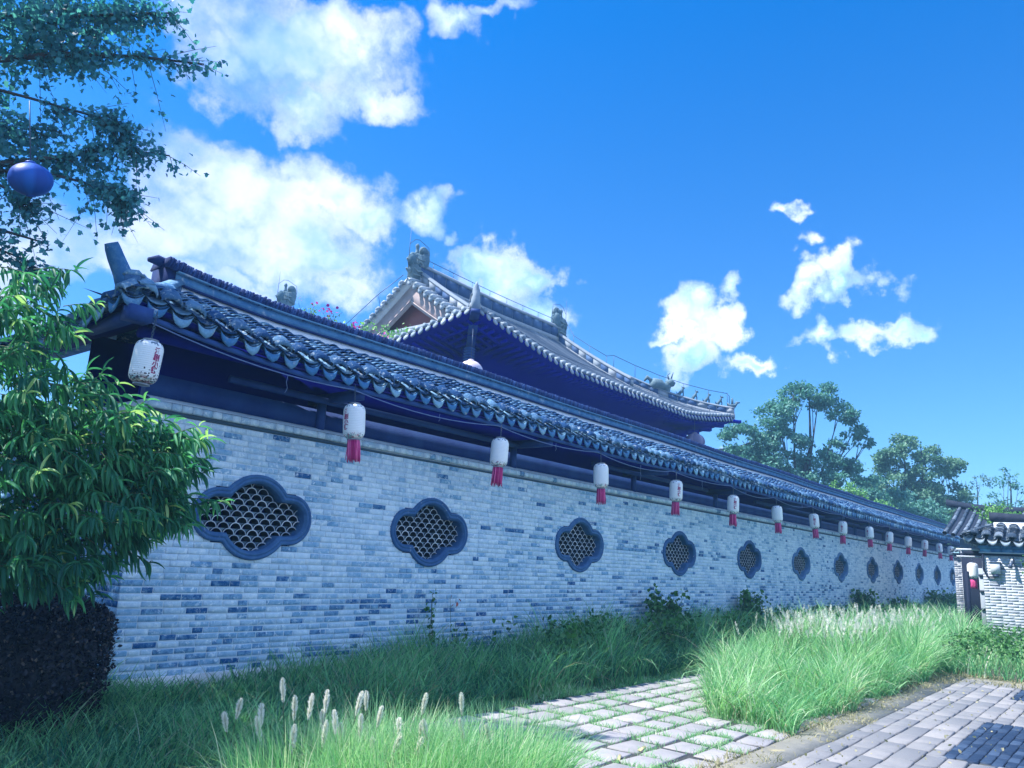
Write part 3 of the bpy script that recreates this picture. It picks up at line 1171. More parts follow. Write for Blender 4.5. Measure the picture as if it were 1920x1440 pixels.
scatter("ridge_cap", *cube, np.array(A), np.array(L), M_CAP, None, roof, 'stuff')
# curled end of the ridge
b = MB()
pts = [(4.35, 8.42, 4.60), (4.1, 8.42, 4.64), (3.92, 8.42, 4.67), (3.80, 8.42, 4.69), (3.70, 8.42, 4.66)]
b.tube(pts, [0.05, 0.06, 0.065, 0.06, 0.025], 10)
b.box(3.84, 4.0, 8.30, 8.58, 4.25, 4.60, 0.4)
b.build("ridge_end_scroll", M_CAP, roof, smooth=True)
# hip ridge down to the corner, with its horn
b = MB()
hp = [(4.0, 8.30, 4.42), (3.75, 8.02, 4.24), (3.5, 7.75, 4.10), (3.28, 7.50, 4.02), (3.08, 7.28, 4.02)]
b.sweep(hp, [(-0.07, -0.16), (0.07, -0.16), (0.07, 0.03), (-0.07, 0.03)], tone=0.6)
b.sweep([(x, y, z + 0.032) for x, y, z in hp], [(-0.10, 0.0), (0.10, 0.0), (0.05, 0.05), (-0.05, 0.05)], tone=0.9)
b.build("hip_ridge", M_TILE, roof)
b = MB()
b.tube([(3.28, 7.76, 4.02), (3.18, 7.74, 4.18), (3.08, 7.72, 4.32), (3.03, 7.70, 4.39), (3.00, 7.69, 4.44)], [0.12, 0.095, 0.085, 0.078, 0.066], 7, tone=0.3)
b.tube([(3.48, 7.80, 4.04), (3.46, 7.80, 4.18), (3.40, 7.79, 4.26)], [0.10, 0.05, 0.012], 6, tone=0.5)
b.tube([(3.85, 7.98, 4.14), (3.72, 7.93, 4.22), (3.66, 7.90, 4.26)], [0.10, 0.09, 0.03], 6, tone=0.5)
b.build("horn_finial", M_BAND, roof)
b = MB()
b.sweep([(4.12, 8.3 + i * 0.5, 4.1) for i in range(11)], [(-0.12, -0.05), (0.12, -0.05), (0.10, 0.42), (-0.10, 0.42)], tone=0.4)
b.build("side_ridge", M_BAND, roof)
# rear slope of the roof so that it is closed from the sun side
b = MB()
vs = [(x, y, z) for x in (4.0, X_R) for y, z in ((8.60, 4.40), (9.6, 4.02), (9.6, 3.95), (8.6, 4.05))]
b.add(vs, [(0, 4, 5, 1), (3, 2, 6, 7), (1, 5, 6, 2)], 0.4)
b.build("rear_slope", M_TILE, roof)

# timber under the eaves
timb = MB()
timb.box(X_L, X_R, 8.10, 8.26, 3.086, 3.33)
timb.build("lintel_beam", M_WOODL, roof)
b = MB()
b.box(X_L + 0.02, X_R, 8.30, 8.36, 3.0, 4.05)
b.box(X_L + 0.02, X_R, 9.70, 9.80, 0.0, 3.98)
b.build("light_block_backing", M_DARK, roof)  # dark sheets added behind the eave and windows to block light
b = MB()
b.tube([(3.35, 7.55, 3.60), (X_R, 7.55, 3.58)], 0.065, 10)
b.build("eave_purlin", M_WOOD, roof, smooth=True)
b = MB()
b.tube([(4.6, 7.92, 3.42), (9.9, 7.92, 3.42)], 0.045, 8)
b.tube([(12.2, 7.92, 3.42), (17.2, 7.92, 3.42)], 0.045, 8)
b.tube([(20.2, 7.92, 3.42), (47.2, 7.92, 3.42)], 0.045, 8)
b.build("tie_pole", M_WOODL, roof, smooth=True)
b = MB()
b.sweep([(x, Y_E + 0.055, ZE + lift(x) - 0.155) for x in xs], [(-0.012, -0.022), (0.012, -0.022), (0.012, 0.03), (-0.012, 0.03)], tone=0.9)
b.build("fascia_batten", M_WOODL, roof)
rp = MB()
rp.tube([(0, Y_E + 0.10, ZE - 0.13), (0, 8.30, ZE + 0.17)], 0.036, 6)
rme = rp.mesh("rafter", M_WOOD)
i = 0
x = 3.25
while x < X_R:
    if i < 180:
        o = bpy.data.objects.new("rafter", rme)
        link(o, roof)
        o.location = (x, 0, lift(x))
    x += 0.262
    i += 1
# short posts standing on the wall, with their tie beams
for k, px_ in enumerate([6.02, 10.0, 14.0, 18.0, 22.0, 26.0, 30.0, 34.0, 38.0, 42.0, 46.0]):
    b = MB()
    b.tube([(px_, 8.075, 3.07), (px_, 8.075, 3.40)], 0.062, 10)
    b.box(px_ - 0.05, px_ + 0.05, 7.30, 8.3, 3.40, 3.52, 0.4)
    b.build("post", M_WOODL, roof)
b = MB()
b.box(3.06, 3.28, 7.16, 7.34, 3.60, 3.74)
b.box(3.10, 3.22, 7.2, 8.3, 3.62, 3.72)
b.build("corner_beam", M_WOODL, roof)
# cable drooping from lantern to lantern

# ================================================================ LANTERNS under the eaves
def lanternmat(name, holes):
    m, t, b, out = material(name)
    co = t.new('ShaderNodeTexCoord').outputs['Object']
    sep = t.new('ShaderNodeSeparateXYZ')
    t.l.new(co, sep.inputs[0])
    z = sep.outputs[2]
    inf = t.new('ShaderNodeObjectInfo').outputs['Random']
    off = t.new('ShaderNodeCombineXYZ')
    t.l.new(t.math('MULTIPLY', inf, 20.0), off.inputs[0])
    v = t.vec('ADD', co, off.outputs[0])
    col = t.mix(t.noise(v, 9.0, 4.0), (0.80, 0.83, 0.86), (0.90, 0.90, 0.90))
    low = t.smooth(z, -0.335, -0.38)
    top = t.smooth(z, -0.075, -0.03)
    n = t.noise(v, 26.0, 2.0, 0.5)
    col = t.mix(t.math('MULTIPLY', low, t.smooth(n, 0.5, 0.56)), col, (0.22, 0.40, 0.42))
    n2 = t.noise(v, 31.0, 2.0, 0.5)
    col = t.mix(t.math('MULTIPLY', low, t.smooth(n2, 0.58, 0.62)), col, (0.40, 0.10, 0.22))
    col = t.mix(t.math('MULTIPLY', top, t.smooth(n2, 0.55, 0.60)), col, (0.10, 0.16, 0.24))
    if holes:
        vor = t.new('ShaderNodeTexVoronoi')
        t.l.new(v, vor.inputs['Vector'])
        vor.inputs['Scale'].default_value = 44.0
        grow = t.lin(z, -0.12, -0.40, 0.10, 0.46)
        hm = t.math('MULTIPLY', t.math('LESS_THAN', vor.outputs['Distance'], grow), t.smooth(t.math('ADD', t.noise(v, 7.0, 2.0), t.lin(z, -0.1, -0.4, -0.25, 0.25)), 0.45, 0.5))
        col = t.mix(hm, col, (0.03, 0.03, 0.06))
        rust = t.math('MULTIPLY', t.smooth(z, -0.30, -0.38), t.smooth(t.noise(v, 18.0, 3.0), 0.45, 0.6))
        col = t.mix(t.math('MULTIPLY', rust, 0.7), col, (0.30, 0.22, 0.18))
    t.l.new(col, b.inputs['Base Color'])
    b.inputs['Roughness'].default_value = 0.7
    bp = t.new('ShaderNodeBump')
    bp.inputs['Strength'].default_value = 0.35
    bp.inputs['Distance'].default_value = 0.006
    w = t.new('ShaderNodeTexWave', wave_type='BANDS', bands_direction='Z')
    t.l.new(co, w.inputs['Vector'])
    w.inputs['Scale'].default_value = 16.0
    w.inputs['Distortion'].default_value = 0.6
    t.l.new(w.outputs['Fac'], bp.inputs['Height'])
    t.l.new(bp.outputs[0], b.inputs['Normal'])
    return m


M_LAN = lanternmat("lantern_cloth", False)
M_LANH = lanternmat("torn_lantern_cloth", True)
M_RED = surf("faded_red_ink", (0.30, 0.015, 0.11), (0.45, 0.03, 0.16), 30, 0.8, 0)
M_TAS = surf("pink_tassel_silk", (0.50, 0.02, 0.17), (0.88, 0.17, 0.40), 14, 0.7, 0.2, 60, tonew=1.4)
M_RING = surf("lantern_ring_tin", (0.25, 0.28, 0.33), (0.45, 0.48, 0.52), 10, 0.5, 0, metallic=0.3)


def char_mesh(ch, size):
    cu = bpy.data.curves.new("glyph", 'FONT')
    cu.body = ch
    cu.size = size
    cu.resolution_u = 2
    cu.offset = size * 0.03
    cu.align_x = 'CENTER'
    o = bpy.data.objects.new("glyph", cu)
    COL.objects.link(o)
    dg = bpy.context.evaluated_depsgraph_get()
    me = bpy.data.meshes.new_from_object(o.evaluated_get(dg))
    V = [tuple(v.co) for v in me.vertices]
    F = [tuple(p.vertices) for p in me.polygons]
    bpy.data.objects.remove(o)
    bpy.data.meshes.remove(me)
    bpy.data.curves.remove(cu)
    return V, F


RB = 0.128
BODY = [(0.0, 0.0), (0.060, 0.0), (0.085, -0.006), (0.108, -0.022), (0.122, -0.048), (RB, -0.080), (RB + .001, -0.20), (RB, -0.325), (0.124, -0.355), (0.110, -0.383), (0.088, -0.400), (0.062, -0.407), (0, -0.407)]
mb = MB(); mb.lathe((0, 0, 0), BODY, 26); ME_BODY = mb.mesh("shade", M_LAN, True)
mb = MB(); mb.lathe((0, 0, 0), BODY, 26); ME_BODYH = mb.mesh("shade", M_LANH, True)
mb = MB(); mb.lathe((0, 0, 0), [(0.066, 0.004), (0.070, 0.008), (0.070, 0.014), (0.055, 0.016), (0.05, 0.006), (0, 0.006)], 20); ME_TOP = mb.mesh("top_ring", M_RING, True)
mb = MB(); mb.lathe((0, 0, -0.408), [(0.064, 0.0), (0.074, -0.004), (0.076, -0.016), (0.070, -0.018), (0.0, -0.018)], 20); ME_BOT = mb.mesh("bottom_ring", M_RING, True)
TASSELS = []
for k in range(3):
    mb = MB()
    for i in range(34):
        a = 2 * math.pi * i / 34 + random.uniform(-0.05, 0.05)
        r0, r1 = 0.066 + random.uniform(-0.006, 0.003), 0.075 + random.uniform(-0.012, 0.010)
        ln = 0.255 + random.uniform(-0.022, 0.012)
        w = 0.0065
        ca, sa = math.cos(a), math.sin(a)
        pa = [Vector((ca * (r0 + (r1 - r0) * s) + random.uniform(-.004, .004), sa * (r0 + (r1 - r0) * s) + random.uniform(-.004, .004), -0.426 - ln * s)) for s in (0, 0.35, 0.7, 1.0)]
        mb.tube(pa, [w, w * 1.1, w, w * 0.6], 4, tone=random.random())
    mb.lathe((0, 0, -0.426), [(0.058, 0.0), (0.060, -0.12), (0.062, -0.22)], 12, tone=0.1)
    TASSELS.append(mb.mesh("tassel", M_TAS))


def link_ring(mb, c, flip, r=0.017, t_=0.0035):
    n = 8
    c = Vector(c)
    pts = []
    for i in range(n + 1):
        a = 2 * math.pi * i / n
        u, z = 0.6 * r * math.cos(a), r * math.sin(a)
        pts.append(c + (Vector((u, 0, z)) if flip else Vector((0, u, z))))
    mb.tube(pts, t_, 4, caps=False)


CHAINS = {}


def chain_mesh(n):
    if n not in CHAINS:
        mb = MB()
        for i in range(n):
            link_ring(mb, (0, 0, 0.026 + 0.027 * i), i % 2 == 0)
        mb.tube([(0, 0, 0.014 + 0.027 * n), (0.0, 0, 0.03 + 0.027 * n)], 0.004, 5)
        CHAINS[n] = mb.mesh("chain", M_METAL)
    return CHAINS[n]


GLYPHS = [char_mesh(c, 0.068) for c in "淮剧小镇"]


def glyph_obj(k, az, parent):
    V, F = GLYPHS[k]
    z0 = (-0.125, -0.185, -0.247, -0.310)[k]
    W = []
    for x, y, _ in V:
        a = az + x / (RB + 0.002)
        r = RB + 0.0032
        W.append((r * math.cos(a), r * math.sin(a), z0 + y * 1.0))
    if not F:
        return
    flat = [i for f in F for i in f]
    me = mesh_np("inscription_character", np.array(W), flat, [len(f) for f in F], M_RED, None, np.full(len(W), 0.5))
    o = bpy.data.objects.new("inscription_character", me)
    link(o, parent)


LX = [3.27, 5.76, 8.48, 11.2, 14.0, 16.8, 19.5, 22.35, 25.1, 28.1, 30.8, 33.7, 36.7, 39.6, 42.3, 45.25]
LZ = [3.41, 3.27, 3.28, 3.26, 3.28, 3.25, 3.25, 3.27, 3.25, 3.28, 3.27, 3.26, 3.28, 3.28, 3.28, 3.28]
TXT = [38, -46, None, None, 28, 20, None, 5, -12, -30, -30, None, 0, 0, 0, 0]
LLAB = ["torn white lantern riddled with holes, half behind the peach branches at the eave corner",
        "white lantern with clear red characters and pink tassel between first and second windows",
        "plain white lantern with pink tassel between the second and third lattice windows",
        "fourth white lantern from the near corner, just right of the third lattice window",
        "fifth white lantern from the near corner, with small red characters, beside fourth window",
        "sixth white lantern from the near corner, with red characters, left of fifth window",
        "seventh white lantern from the near corner, plain, right of the fifth window",
        "eighth white lantern from the near corner, between the sixth and seventh windows",
        "ninth white lantern from the near corner, above the seventh lattice window",
        "tenth white lantern from the near corner, above and left of the eighth window",
        "eleventh white lantern from the near corner, above the gap after eighth window",
        "twelfth white lantern from the near corner, above the ninth lattice window",
        "thirteenth white lantern from the near corner, above the tenth lattice window",
        "fourteenth white lantern from the near corner, above the eleventh lattice window",
        "fifteenth white lantern, last one still in front of the long brick wall",
        "sixteenth and farthest small white lantern of the eave row, nearest the gate"]
Y_LAN = 7.10
for i, (x, z) in enumerate(zip(LX, LZ)):
    t_ = thing("paper_lantern", LLAB[i], "lantern", (x, Y_LAN, z), group="white lanterns hanging under the long eave")
    t_.rotation_euler = (random.uniform(-0.07, 0.07), random.uniform(-0.07, 0.07) + (0.05 if i == 0 else 0), 0)
    for nm, me in (("shade", ME_BODYH if i == 0 else ME_BODY), ("top_ring", ME_TOP), ("bottom_ring", ME_BOT), ("tassel", TASSELS[i % 3])):
        if i == 0 and nm in ("tassel",):
            continue
        o = bpy.data.objects.new(nm, me)
        link(o, t_)
        if nm == "tassel": o.rotation_euler = (0, 0, i * 1.3)
    ztop = ZE + lift(x) - 0.13 - z
    o = bpy.data.objects.new("chain", chain_mesh(max(4, int((ztop - 0.02) / 0.027))))
    link(o, t_)
    if TXT[i] is not None:
        az = math.atan2(-Y_LAN, -x) + math.radians(TXT[i])
        for k in range(4):
            glyph_obj(k, az, t_)

# the cable looped from lantern to lantern
b = MB()
pts = []
for i in range(len(LX) - 1):
    x0, x1 = LX[i], LX[i + 1]
    z0 = 3.47 + lift(x0) * .8
    z1 = 3.47 + lift(x1) * .8
    sg = random.uniform(0.05, 0.11)
    for k in range(8):
        s = k / 8
        pts.append((x0 + (x1 - x0) * s, 7.17, z0 + (z1 - z0) * s - sg * 4 * s * (1 - s)))
pts.append((LX[-1], 7.17, 3.47))
b.tube(pts, 0.0065, 5)
tag(b.build("power_cable", M_WIRE), "thin grey cable looping along the eave from lantern to lantern", "cable")
for k, (x, ln) in enumerate(((4.87, 0.20), (7.30, 0.10), (10.0, 0.12), (12.75, 0.28), (15.4, 0.2))):
    b = MB()
    z = 3.44
    b.tube([(x, 7.2, z), (x - 0.01, 7.2, z - ln * .4), (x + 0.012, 7.2, z - ln * .7), (x - 0.015, 7.2, z - ln)], 0.004, 4)
    tag(b.build("loose_wire", M_WIRE), ["loose wire end dangling between the first and second lanterns", "short wire stub under the eave right of the second lantern", "short wire stub under the eave right of the third lantern",
        "long loose wire dangling between the fourth and fifth lanterns", "loose wire end dangling between the fifth and sixth lanterns"][k], "wire", "loose wires under the eave")


def round_lantern(name, label, loc, rx, rz, m1, m2, nrib=16, tilt=(0, 0), cord=0.3, cap=True):
    t_ = thing(name, label, "lantern", loc)
    t_.rotation_euler = (tilt[0], tilt[1], 0)
    mb_ = MB()
    rows = 12
    k = nrib * 2
    vs, fs, mi = [], [], []
    for i in range(rows + 1):
        a = math.pi * (0.06 + 0.88 * i / rows)
        for j in range(k):
            rr = rx * math.sin(a) * (1.0 if j % 2 == 0 else 0.965)
            th = 2 * math.pi * j / k
            vs.append((rr * math.cos(th), rr * math.sin(th), rz * math.cos(a)))
    for i in range(rows):
        for j in range(k):
            fs.append((i * k + j, (i + 1) * k + j, (i + 1) * k + (j + 1) % k, i * k + (j + 1) % k))
    tones = [0.2 + 0.6 * ((j // 2) % 3) / 2 for j in range(k)]
    mb_.add(vs, fs)
    mb_.T = [tones[q % k] for q in range(len(vs))]
    mb_.build("shade", m1, t_)
    mb_ = MB()
    mb_.lathe((0, 0, 0), [(rx * .22, rz * .96), (rx * .25, rz * 1.03), (rx * .20, rz * 1.10), (0, rz * 1.11)], 14)
    mb_.build("cap", m2, t_, smooth=True)
    mb_ = MB()
    mb_.lathe((0, 0, 0), [(rx * .2, -rz * .96), (rx * .22, -rz * 1.03), (0, -rz * 1.05)], 14)
    mb_.build("bottom_cap", m2, t_, smooth=True)
    mb_ = MB()
    mb_.tube([(0, 0, rz * 1.1), (0, 0, rz * 1.1 + cord)], 0.006, 5)
    mb_.build("cord", M_METAL, t_)
    return t_


M_BLUEL = surf("blue_lantern_silk", (0.006, 0.06, 0.34), (0.015, 0.13, 0.55), 3, 0.5, 0.1, 40, tonew=0.8)
M_PINKL = surf("faded_pink_lantern_silk", (0.62, 0.52, 0.62), (0.78, 0.70, 0.76), 4, 0.6, 0.1, 40, stain=(0.55, 0.10, 0.18), stain_scale=5, stain_at=(0.66, 0.72))
M_BROWNL = surf("faded_brown_lantern_silk", (0.16, 0.15, 0.26), (0.34, 0.30, 0.40), 5, 0.6, 0.1, 40, tonew=0.9)
round_lantern("round_lantern", "round blue lantern hanging in the maple branches at upper left", (2.17, 7.56, 4.72), 0.185, 0.150, M_BLUEL, M_BLUEL, 12, (0.1, -0.22), 0.55)
round_lantern("round_lantern", "faded pinkish white round lantern below the near corner of the hall roof", (12.9, 11.84, 5.80), 0.30, 0.26, M_PINKL, M_PINKL, 14, (0, 0), 0.75)
round_lantern("round_lantern", "brownish purple round lantern below the far corner of the hall roof", (25.25, 12.09, 6.01), 0.36, 0.30, M_BROWNL, M_BROWNL, 16, (0, 0), 1.0)

# ================================================================ HALL with hip-and-gable roof behind the wall
M_GTILE = surf("hall_roof_tile", (0.10, 0.14, 0.20), (0.25, 0.29, 0.34), 2.5, 0.85, 0.6, 30, tonew=0.8, stain=(0.10, 0.13, 0.17), stain_scale=4, stain_at=(0.6, 0.75))
M_GDRIP = surf("hall_drip_tile", (0.24, 0.31, 0.38), (0.45, 0.50, 0.55), 6, 0.85, 0.6, 40, tonew=0.7)
M_RIDGEB = surf("ridge_panel_blue", (0.03, 0.08, 0.20), (0.07, 0.15, 0.30), 3, 0.7, 0.3, 30, tonew=0.8)
M_RIDGEG = surf("ridge_moulding", (0.22, 0.27, 0.33), (0.40, 0.43, 0.47), 4, 0.85, 0.5, 30, tonew=0.7)
M_BARGE = surf("barge_board_cream", (0.38, 0.30, 0.30), (0.60, 0.50, 0.48), 3, 0.8, 0.4, 20, stain=(0.25, 0.20, 0.22), stain_scale=6, stain_at=(0.62, 0.78))
M_GABLE = surf("gable_red_wash", (0.36, 0.12, 0.12), (0.50, 0.20, 0.18), 2, 0.85, 0.2, 20)
M_ORN = surf("ornament_clay", (0.08, 0.16, 0.22), (0.26, 0.34, 0.36), 6, 0.85, 0.9, 18, tonew=0.6, bdist=0.03)
M_SOFFIT = surf("hall_soffit_shade_navy", (0.0005, 0.0010, 0.30), (0.0010, 0.002, 0.40), 2, 0.8, 0.1, 30, tonew=0.5, spec=0.05)  # navy carries the shade under the overhang in its base colour

hall = thing("temple_hall", "hall with grey hip-and-gable tiled roof rising behind the long wall", "temple hall", (20.8, 18, 0))
HX0, HX1, HY0, HY1, HZE, HZR = 13.1, 28.5, 12.0, 24.0, 6.9, 10.45
HYR = 18.0
GX0, GX1 = 16.6, 25.0


def prof(s):
    return HZE + (HZR - HZE) * (0.74 * s + 0.26 * s * s)


def cl(x, a=0.0, b_=1.0):
    return max(a, min(b_, x))


def hlift(x, y):
    fx = max(cl((HX0 + 4.2 - x) / 4.2), cl((x - (HX1 - 4.2)) / 4.2))
    fy = max(cl((HY0 + 4.2 - y) / 4.2), cl((y - (HY1 - 4.2)) / 4.2))
    return 0.62 * (fx * fy) ** 1.25 * 1.0


def zfront(x, y):
    s = (y - HY0) / 6.0 if y <= HYR else (HY1 - y) / 6.0
    return prof(s) + hlift(x, y)


def zside(x, y):
    s = (x - HX0) / 6.0 if x < 20 else (HX1 - x) / 6.0
    return prof(s) + hlift(x, y)


def glob(o):
    """children of the hall are built in world coordinates"""
    o.matrix_parent_inverse = hall.matrix_world.inverted()
    return o


bpy.context.view_layer.update()


def hb(mb_, name, m, smooth=False, kind=None, par=None):
    o = mb_.build(name, m, par or hall, smooth, kind)
    o.matrix_parent_inverse = Matrix.Translation((-20.8, -18, 0))
    return o


def limits(x):
    if x < GX0: return (x - HX0)
    if x > GX1: return (HX1 - x)
    return 6.0


# roof deck (front, back) and (left, right)
mb = MB()
NX, NS = 60, 10
for sgn in (0, 1):
    vs = []
    for i in range(NX + 1):
        x = HX0 + (HX1 - HX0) * i / NX
        L_ = max(0.01, limits(x))
        for j in range(NS + 1):
            y = HY0 + L_ * j / NS
            z = zfront(x, y)
            vs.append((x, y if sgn == 0 else HY1 - (y - HY0), z))
    n = NS + 1
    mb.add(vs, [(i * n + j, (i + 1) * n + j, (i + 1) * n + j + 1, i * n + j + 1) for i in range(NX) for j in range(NS)], 0.4)
for sgn in (0, 1):
    vs = []
    for i in range(NX + 1):
        y = HY0 + (HY1 - HY0) * i / NX
        L_ = max(0.01, min(y - HY0, HY1 - y, GX0 - HX0))
        for j in range(6 + 1):
            x = HX0 + L_ * j / 6
            z = zside(x, y)
            vs.append((x if sgn == 0 else HX1 - (x - HX0), y, z))
    n = 7
    mb.add(vs, [(i * n + j, (i + 1) * n + j, (i + 1) * n + j + 1, i * n + j + 1) for i in range(NX) for j in range(6)], 0.4)
hb(mb, "roof", M_GTILE)

# rolls of round tile running down the slopes, stepped tile by tile
rolls = MB()


def roll(pts, r=0.058):
    vs, k = [], 5
    seg = []
    for a, b_ in zip(pts[:-1], pts[1:]):
        seg.append((a, r * 1.0)); seg.append((b_, r * 0.86))
    for p_, rr in seg:
        for i in range(k):
            th = math.pi * i / (k - 1)
            vs.append((p_[0] + (rr * math.cos(th) if rollx else 0), p_[1] + (0 if rollx else rr * math.cos(th)), p_[2] + rr * math.sin(th)))
    fs = [(i * k + j, i * k + j + 1, (i + 1) * k + j + 1, (i + 1) * k + j) for i in range(len(seg) - 1) for j in range(k - 1)]
    rolls.add(vs, fs, random.random())


HP = 0.262
drips_front, caps = [], []
x = HX0 + 0.10
rollx = True
while x < HX1 - 0.05:
    L_ = limits(x)
    ns = max(2, int(L_ / 0.42))
    if L_ > 0.2:
        roll([(x, HY0 + L_ * j / ns, zfront(x, HY0 + L_ * j / ns)) for j in range(ns + 1)])
    drips_front.append(((x, HY0, zfront(x, HY0)), 0))
    x += HP
rollx = False
y = HY0 + 0.12
while y < HY1 - 0.05:
    L_ = min(y - HY0, HY1 - y, GX0 - HX0)
    ns = max(2, int(L_ / 0.42))
    if L_ > 0.2:
        for sgn in (0, 1):
            pts = [(HX0 + L_ * j / ns, y, zside(HX0 + L_ * j / ns, y)) for j in range(ns + 1)]
            roll(pts if sgn == 0 else [(HX1 - (p_[0] - HX0), p_[1], p_[2]) for p_ in pts])
    drips_front.append(((HX0, y, zside(HX0, y)), 1))
    y += HP
hb(rolls, "roof_tile_roll", M_GTILE, kind='stuff')


def oval(k=10, w=0.075, h=0.115, pt=0.0):
    vs = []
    for yy in (0.0, 0.03):
        for i in range(k):
            a = 2 * math.pi * i / k
            zz = h * math.sin(a)
            vs.append((w * math.cos(a), yy - (0.04 if False else 0), zz))
    fs = [tuple(range(k))[::-1], tuple(range(k, 2 * k))] + [(i, (i + 1) % k, k + (i + 1) % k, k + i) for i in range(k)]
    return vs, fs


DT = [mesh_np("drip_tile", np.array(oval()[0]), [j for f in oval()[1] for j in f], [len(f) for f in oval()[1]], M_GDRIP, None, np.full(20, 0.15 + 0.17 * q)) for q in range(5)]
DC = []
for q in range(4):
    mb = MB(); mb.tube([(0, -0.03, 0), (0, 0.12, 0.015)], 0.066, 8, tone=q / 4); DC.append(mb.mesh("eave_cap_tile", M_GDRIP))
for (p_, side) in drips_front:
    rz_ = 0 if side == 0 else -math.pi / 2
    o = bpy.data.objects.new("drip_tile", random.choice(DT))
    link(o, hall)
    tilt = 0.42 + random.uniform(-0.1, 0.1)
    dx, dy = ((HP / 2, -0.02) if side == 0 else (-0.02, HP / 2))
    M_ = Matrix.Translation((p_[0] + dx, p_[1] + dy, p_[2] - 0.085)) @ Matrix.Rotation(rz_, 4, 'Z') @ Matrix.Rotation(-tilt, 4, 'X')
    o.matrix_parent_inverse = Matrix.Translation((-20.8, -18, 0))
    o.matrix_basis = M_
    o = bpy.data.objects.new("eave_cap_tile", random.choice(DC))
    link(o, hall)
    o.matrix_parent_inverse = Matrix.Translation((-20.8, -18, 0))
    o.matrix_basis = Matrix.Translation((p_[0], p_[1], p_[2] + 0.03)) @ Matrix.Rotation(rz_, 4, 'Z')

# soffit: boards from the eave in to the walls, rafters, bracket mass
mb = MB()
WX0, WX1, WY0, WY1, WZT = 15.6, 25.0, 13.8, 22.2, 6.35
ring_o, ring_m = [], []
N = 24
def edge(n_, x0, y0, x1, y1):
    return [(x0 + (x1 - x0) * i / n_, y0 + (y1 - y0) * i / n_) for i in range(n_)]
out_p = edge(N, HX0, HY0, HX1, HY0) + edge(N, HX1, HY0, HX1, HY1) + edge(N, HX1, HY1, HX0, HY1) + edge(N, HX0, HY1, HX0, HY0)
in_p = edge(N, WX0, WY0, WX1, WY0) + edge(N, WX1, WY0, WX1, WY1) + edge(N, WX1, WY1, WX0, WY1) + edge(N, WX0, WY1, WX0, WY0)
vs = []
for (ox, oy), (ix, iy) in zip(out_p, in_p):
    z = HZE + hlift(ox, oy)
    m_ = 0.45
    ux, uy = (20.8 - ox), (18 - oy)
    l_ = math.hypot(ux, uy)
    vs += [(ox, oy, z - 0.05), (ox + ux / l_ * 0.03, oy + uy / l_ * 0.03, z - 0.15), (ox + (ix - ox) * m_, oy + (iy - oy) * m_, z - 0.20 - 0.20), (ix, iy, WZT - 0.15)]
n = len(out_p)
mb.add(vs, [(i * 4 + k, ((i + 1) % n) * 4 + k, ((i + 1) % n) * 4 + k + 1, i * 4 + k + 1) for i in range(n) for k in range(3)], 0.4)
hb(mb, "soffit", M_SOFFIT)
mb = MB()
mb.box(WX0, WX1, WY0, WY1, 0, WZT)
hb(mb, "wall", M_SOFFIT)
rf = MB()
for i in range(56):
    x = HX0 + 0.35 + i * 0.27
    rf.tube([(x, HY0 + 0.14, HZE + hlift(x, HY0) - 0.24), (x, HY0 + 1.4, HZE + hlift(x, HY0) * 0.6 - 0.30)], 0.05, 5, tone=random.random())
for i in range(42):
    y = HY0 + 0.35 + i * 0.27
    rf.tube([(HX0 + 0.14, y, HZE + hlift(HX0, y) - 0.24), (HX0 + 1.4, y, HZE + hlift(HX0, y) * 0.6 - 0.30)], 0.05, 5, tone=random.random())
hb(rf, "rafter_row", M_SOFFIT, kind='stuff')
for cx, cy, sx, sy in ((HX0, HY0, 1, 1), (HX1, HY0, -1, 1)):
    mb = MB()
    d = Vector((sx, sy, 0)).normalized()
    s_ = Vector((-d.y, d.x, 0))
    p0 = Vector((cx, cy, HZE + 0.62 - 0.20)) - d * 0.22
    steps = [(0.0, 0.10), (0.7, 0.22), (1.2, 0.34), (1.7, 0.46), (2.2, 0.62), (2.9, 0.80)]
    for k, (q, h_) in enumerate(steps):
        c = p0 + d * (q + 0.4) + Vector((0, 0, -0.14 * q - h_ / 2 + 0.02))
        mb.obox(c, d, s_, (0, 0, 1), 0.45, 0.11, h_ / 2, 0.4)
    hb(mb, "corner_beam", M_WOODL if sx > 0 else M_SOFFIT)
mb = MB()
for k in range(5):
    mb.box(13.60, 13.80, 12.55, 12.75, 6.35 + 0.07 * k, 6.39 + 0.07 * k, 0.8)
hb(mb, "bracket", M_WOODL)

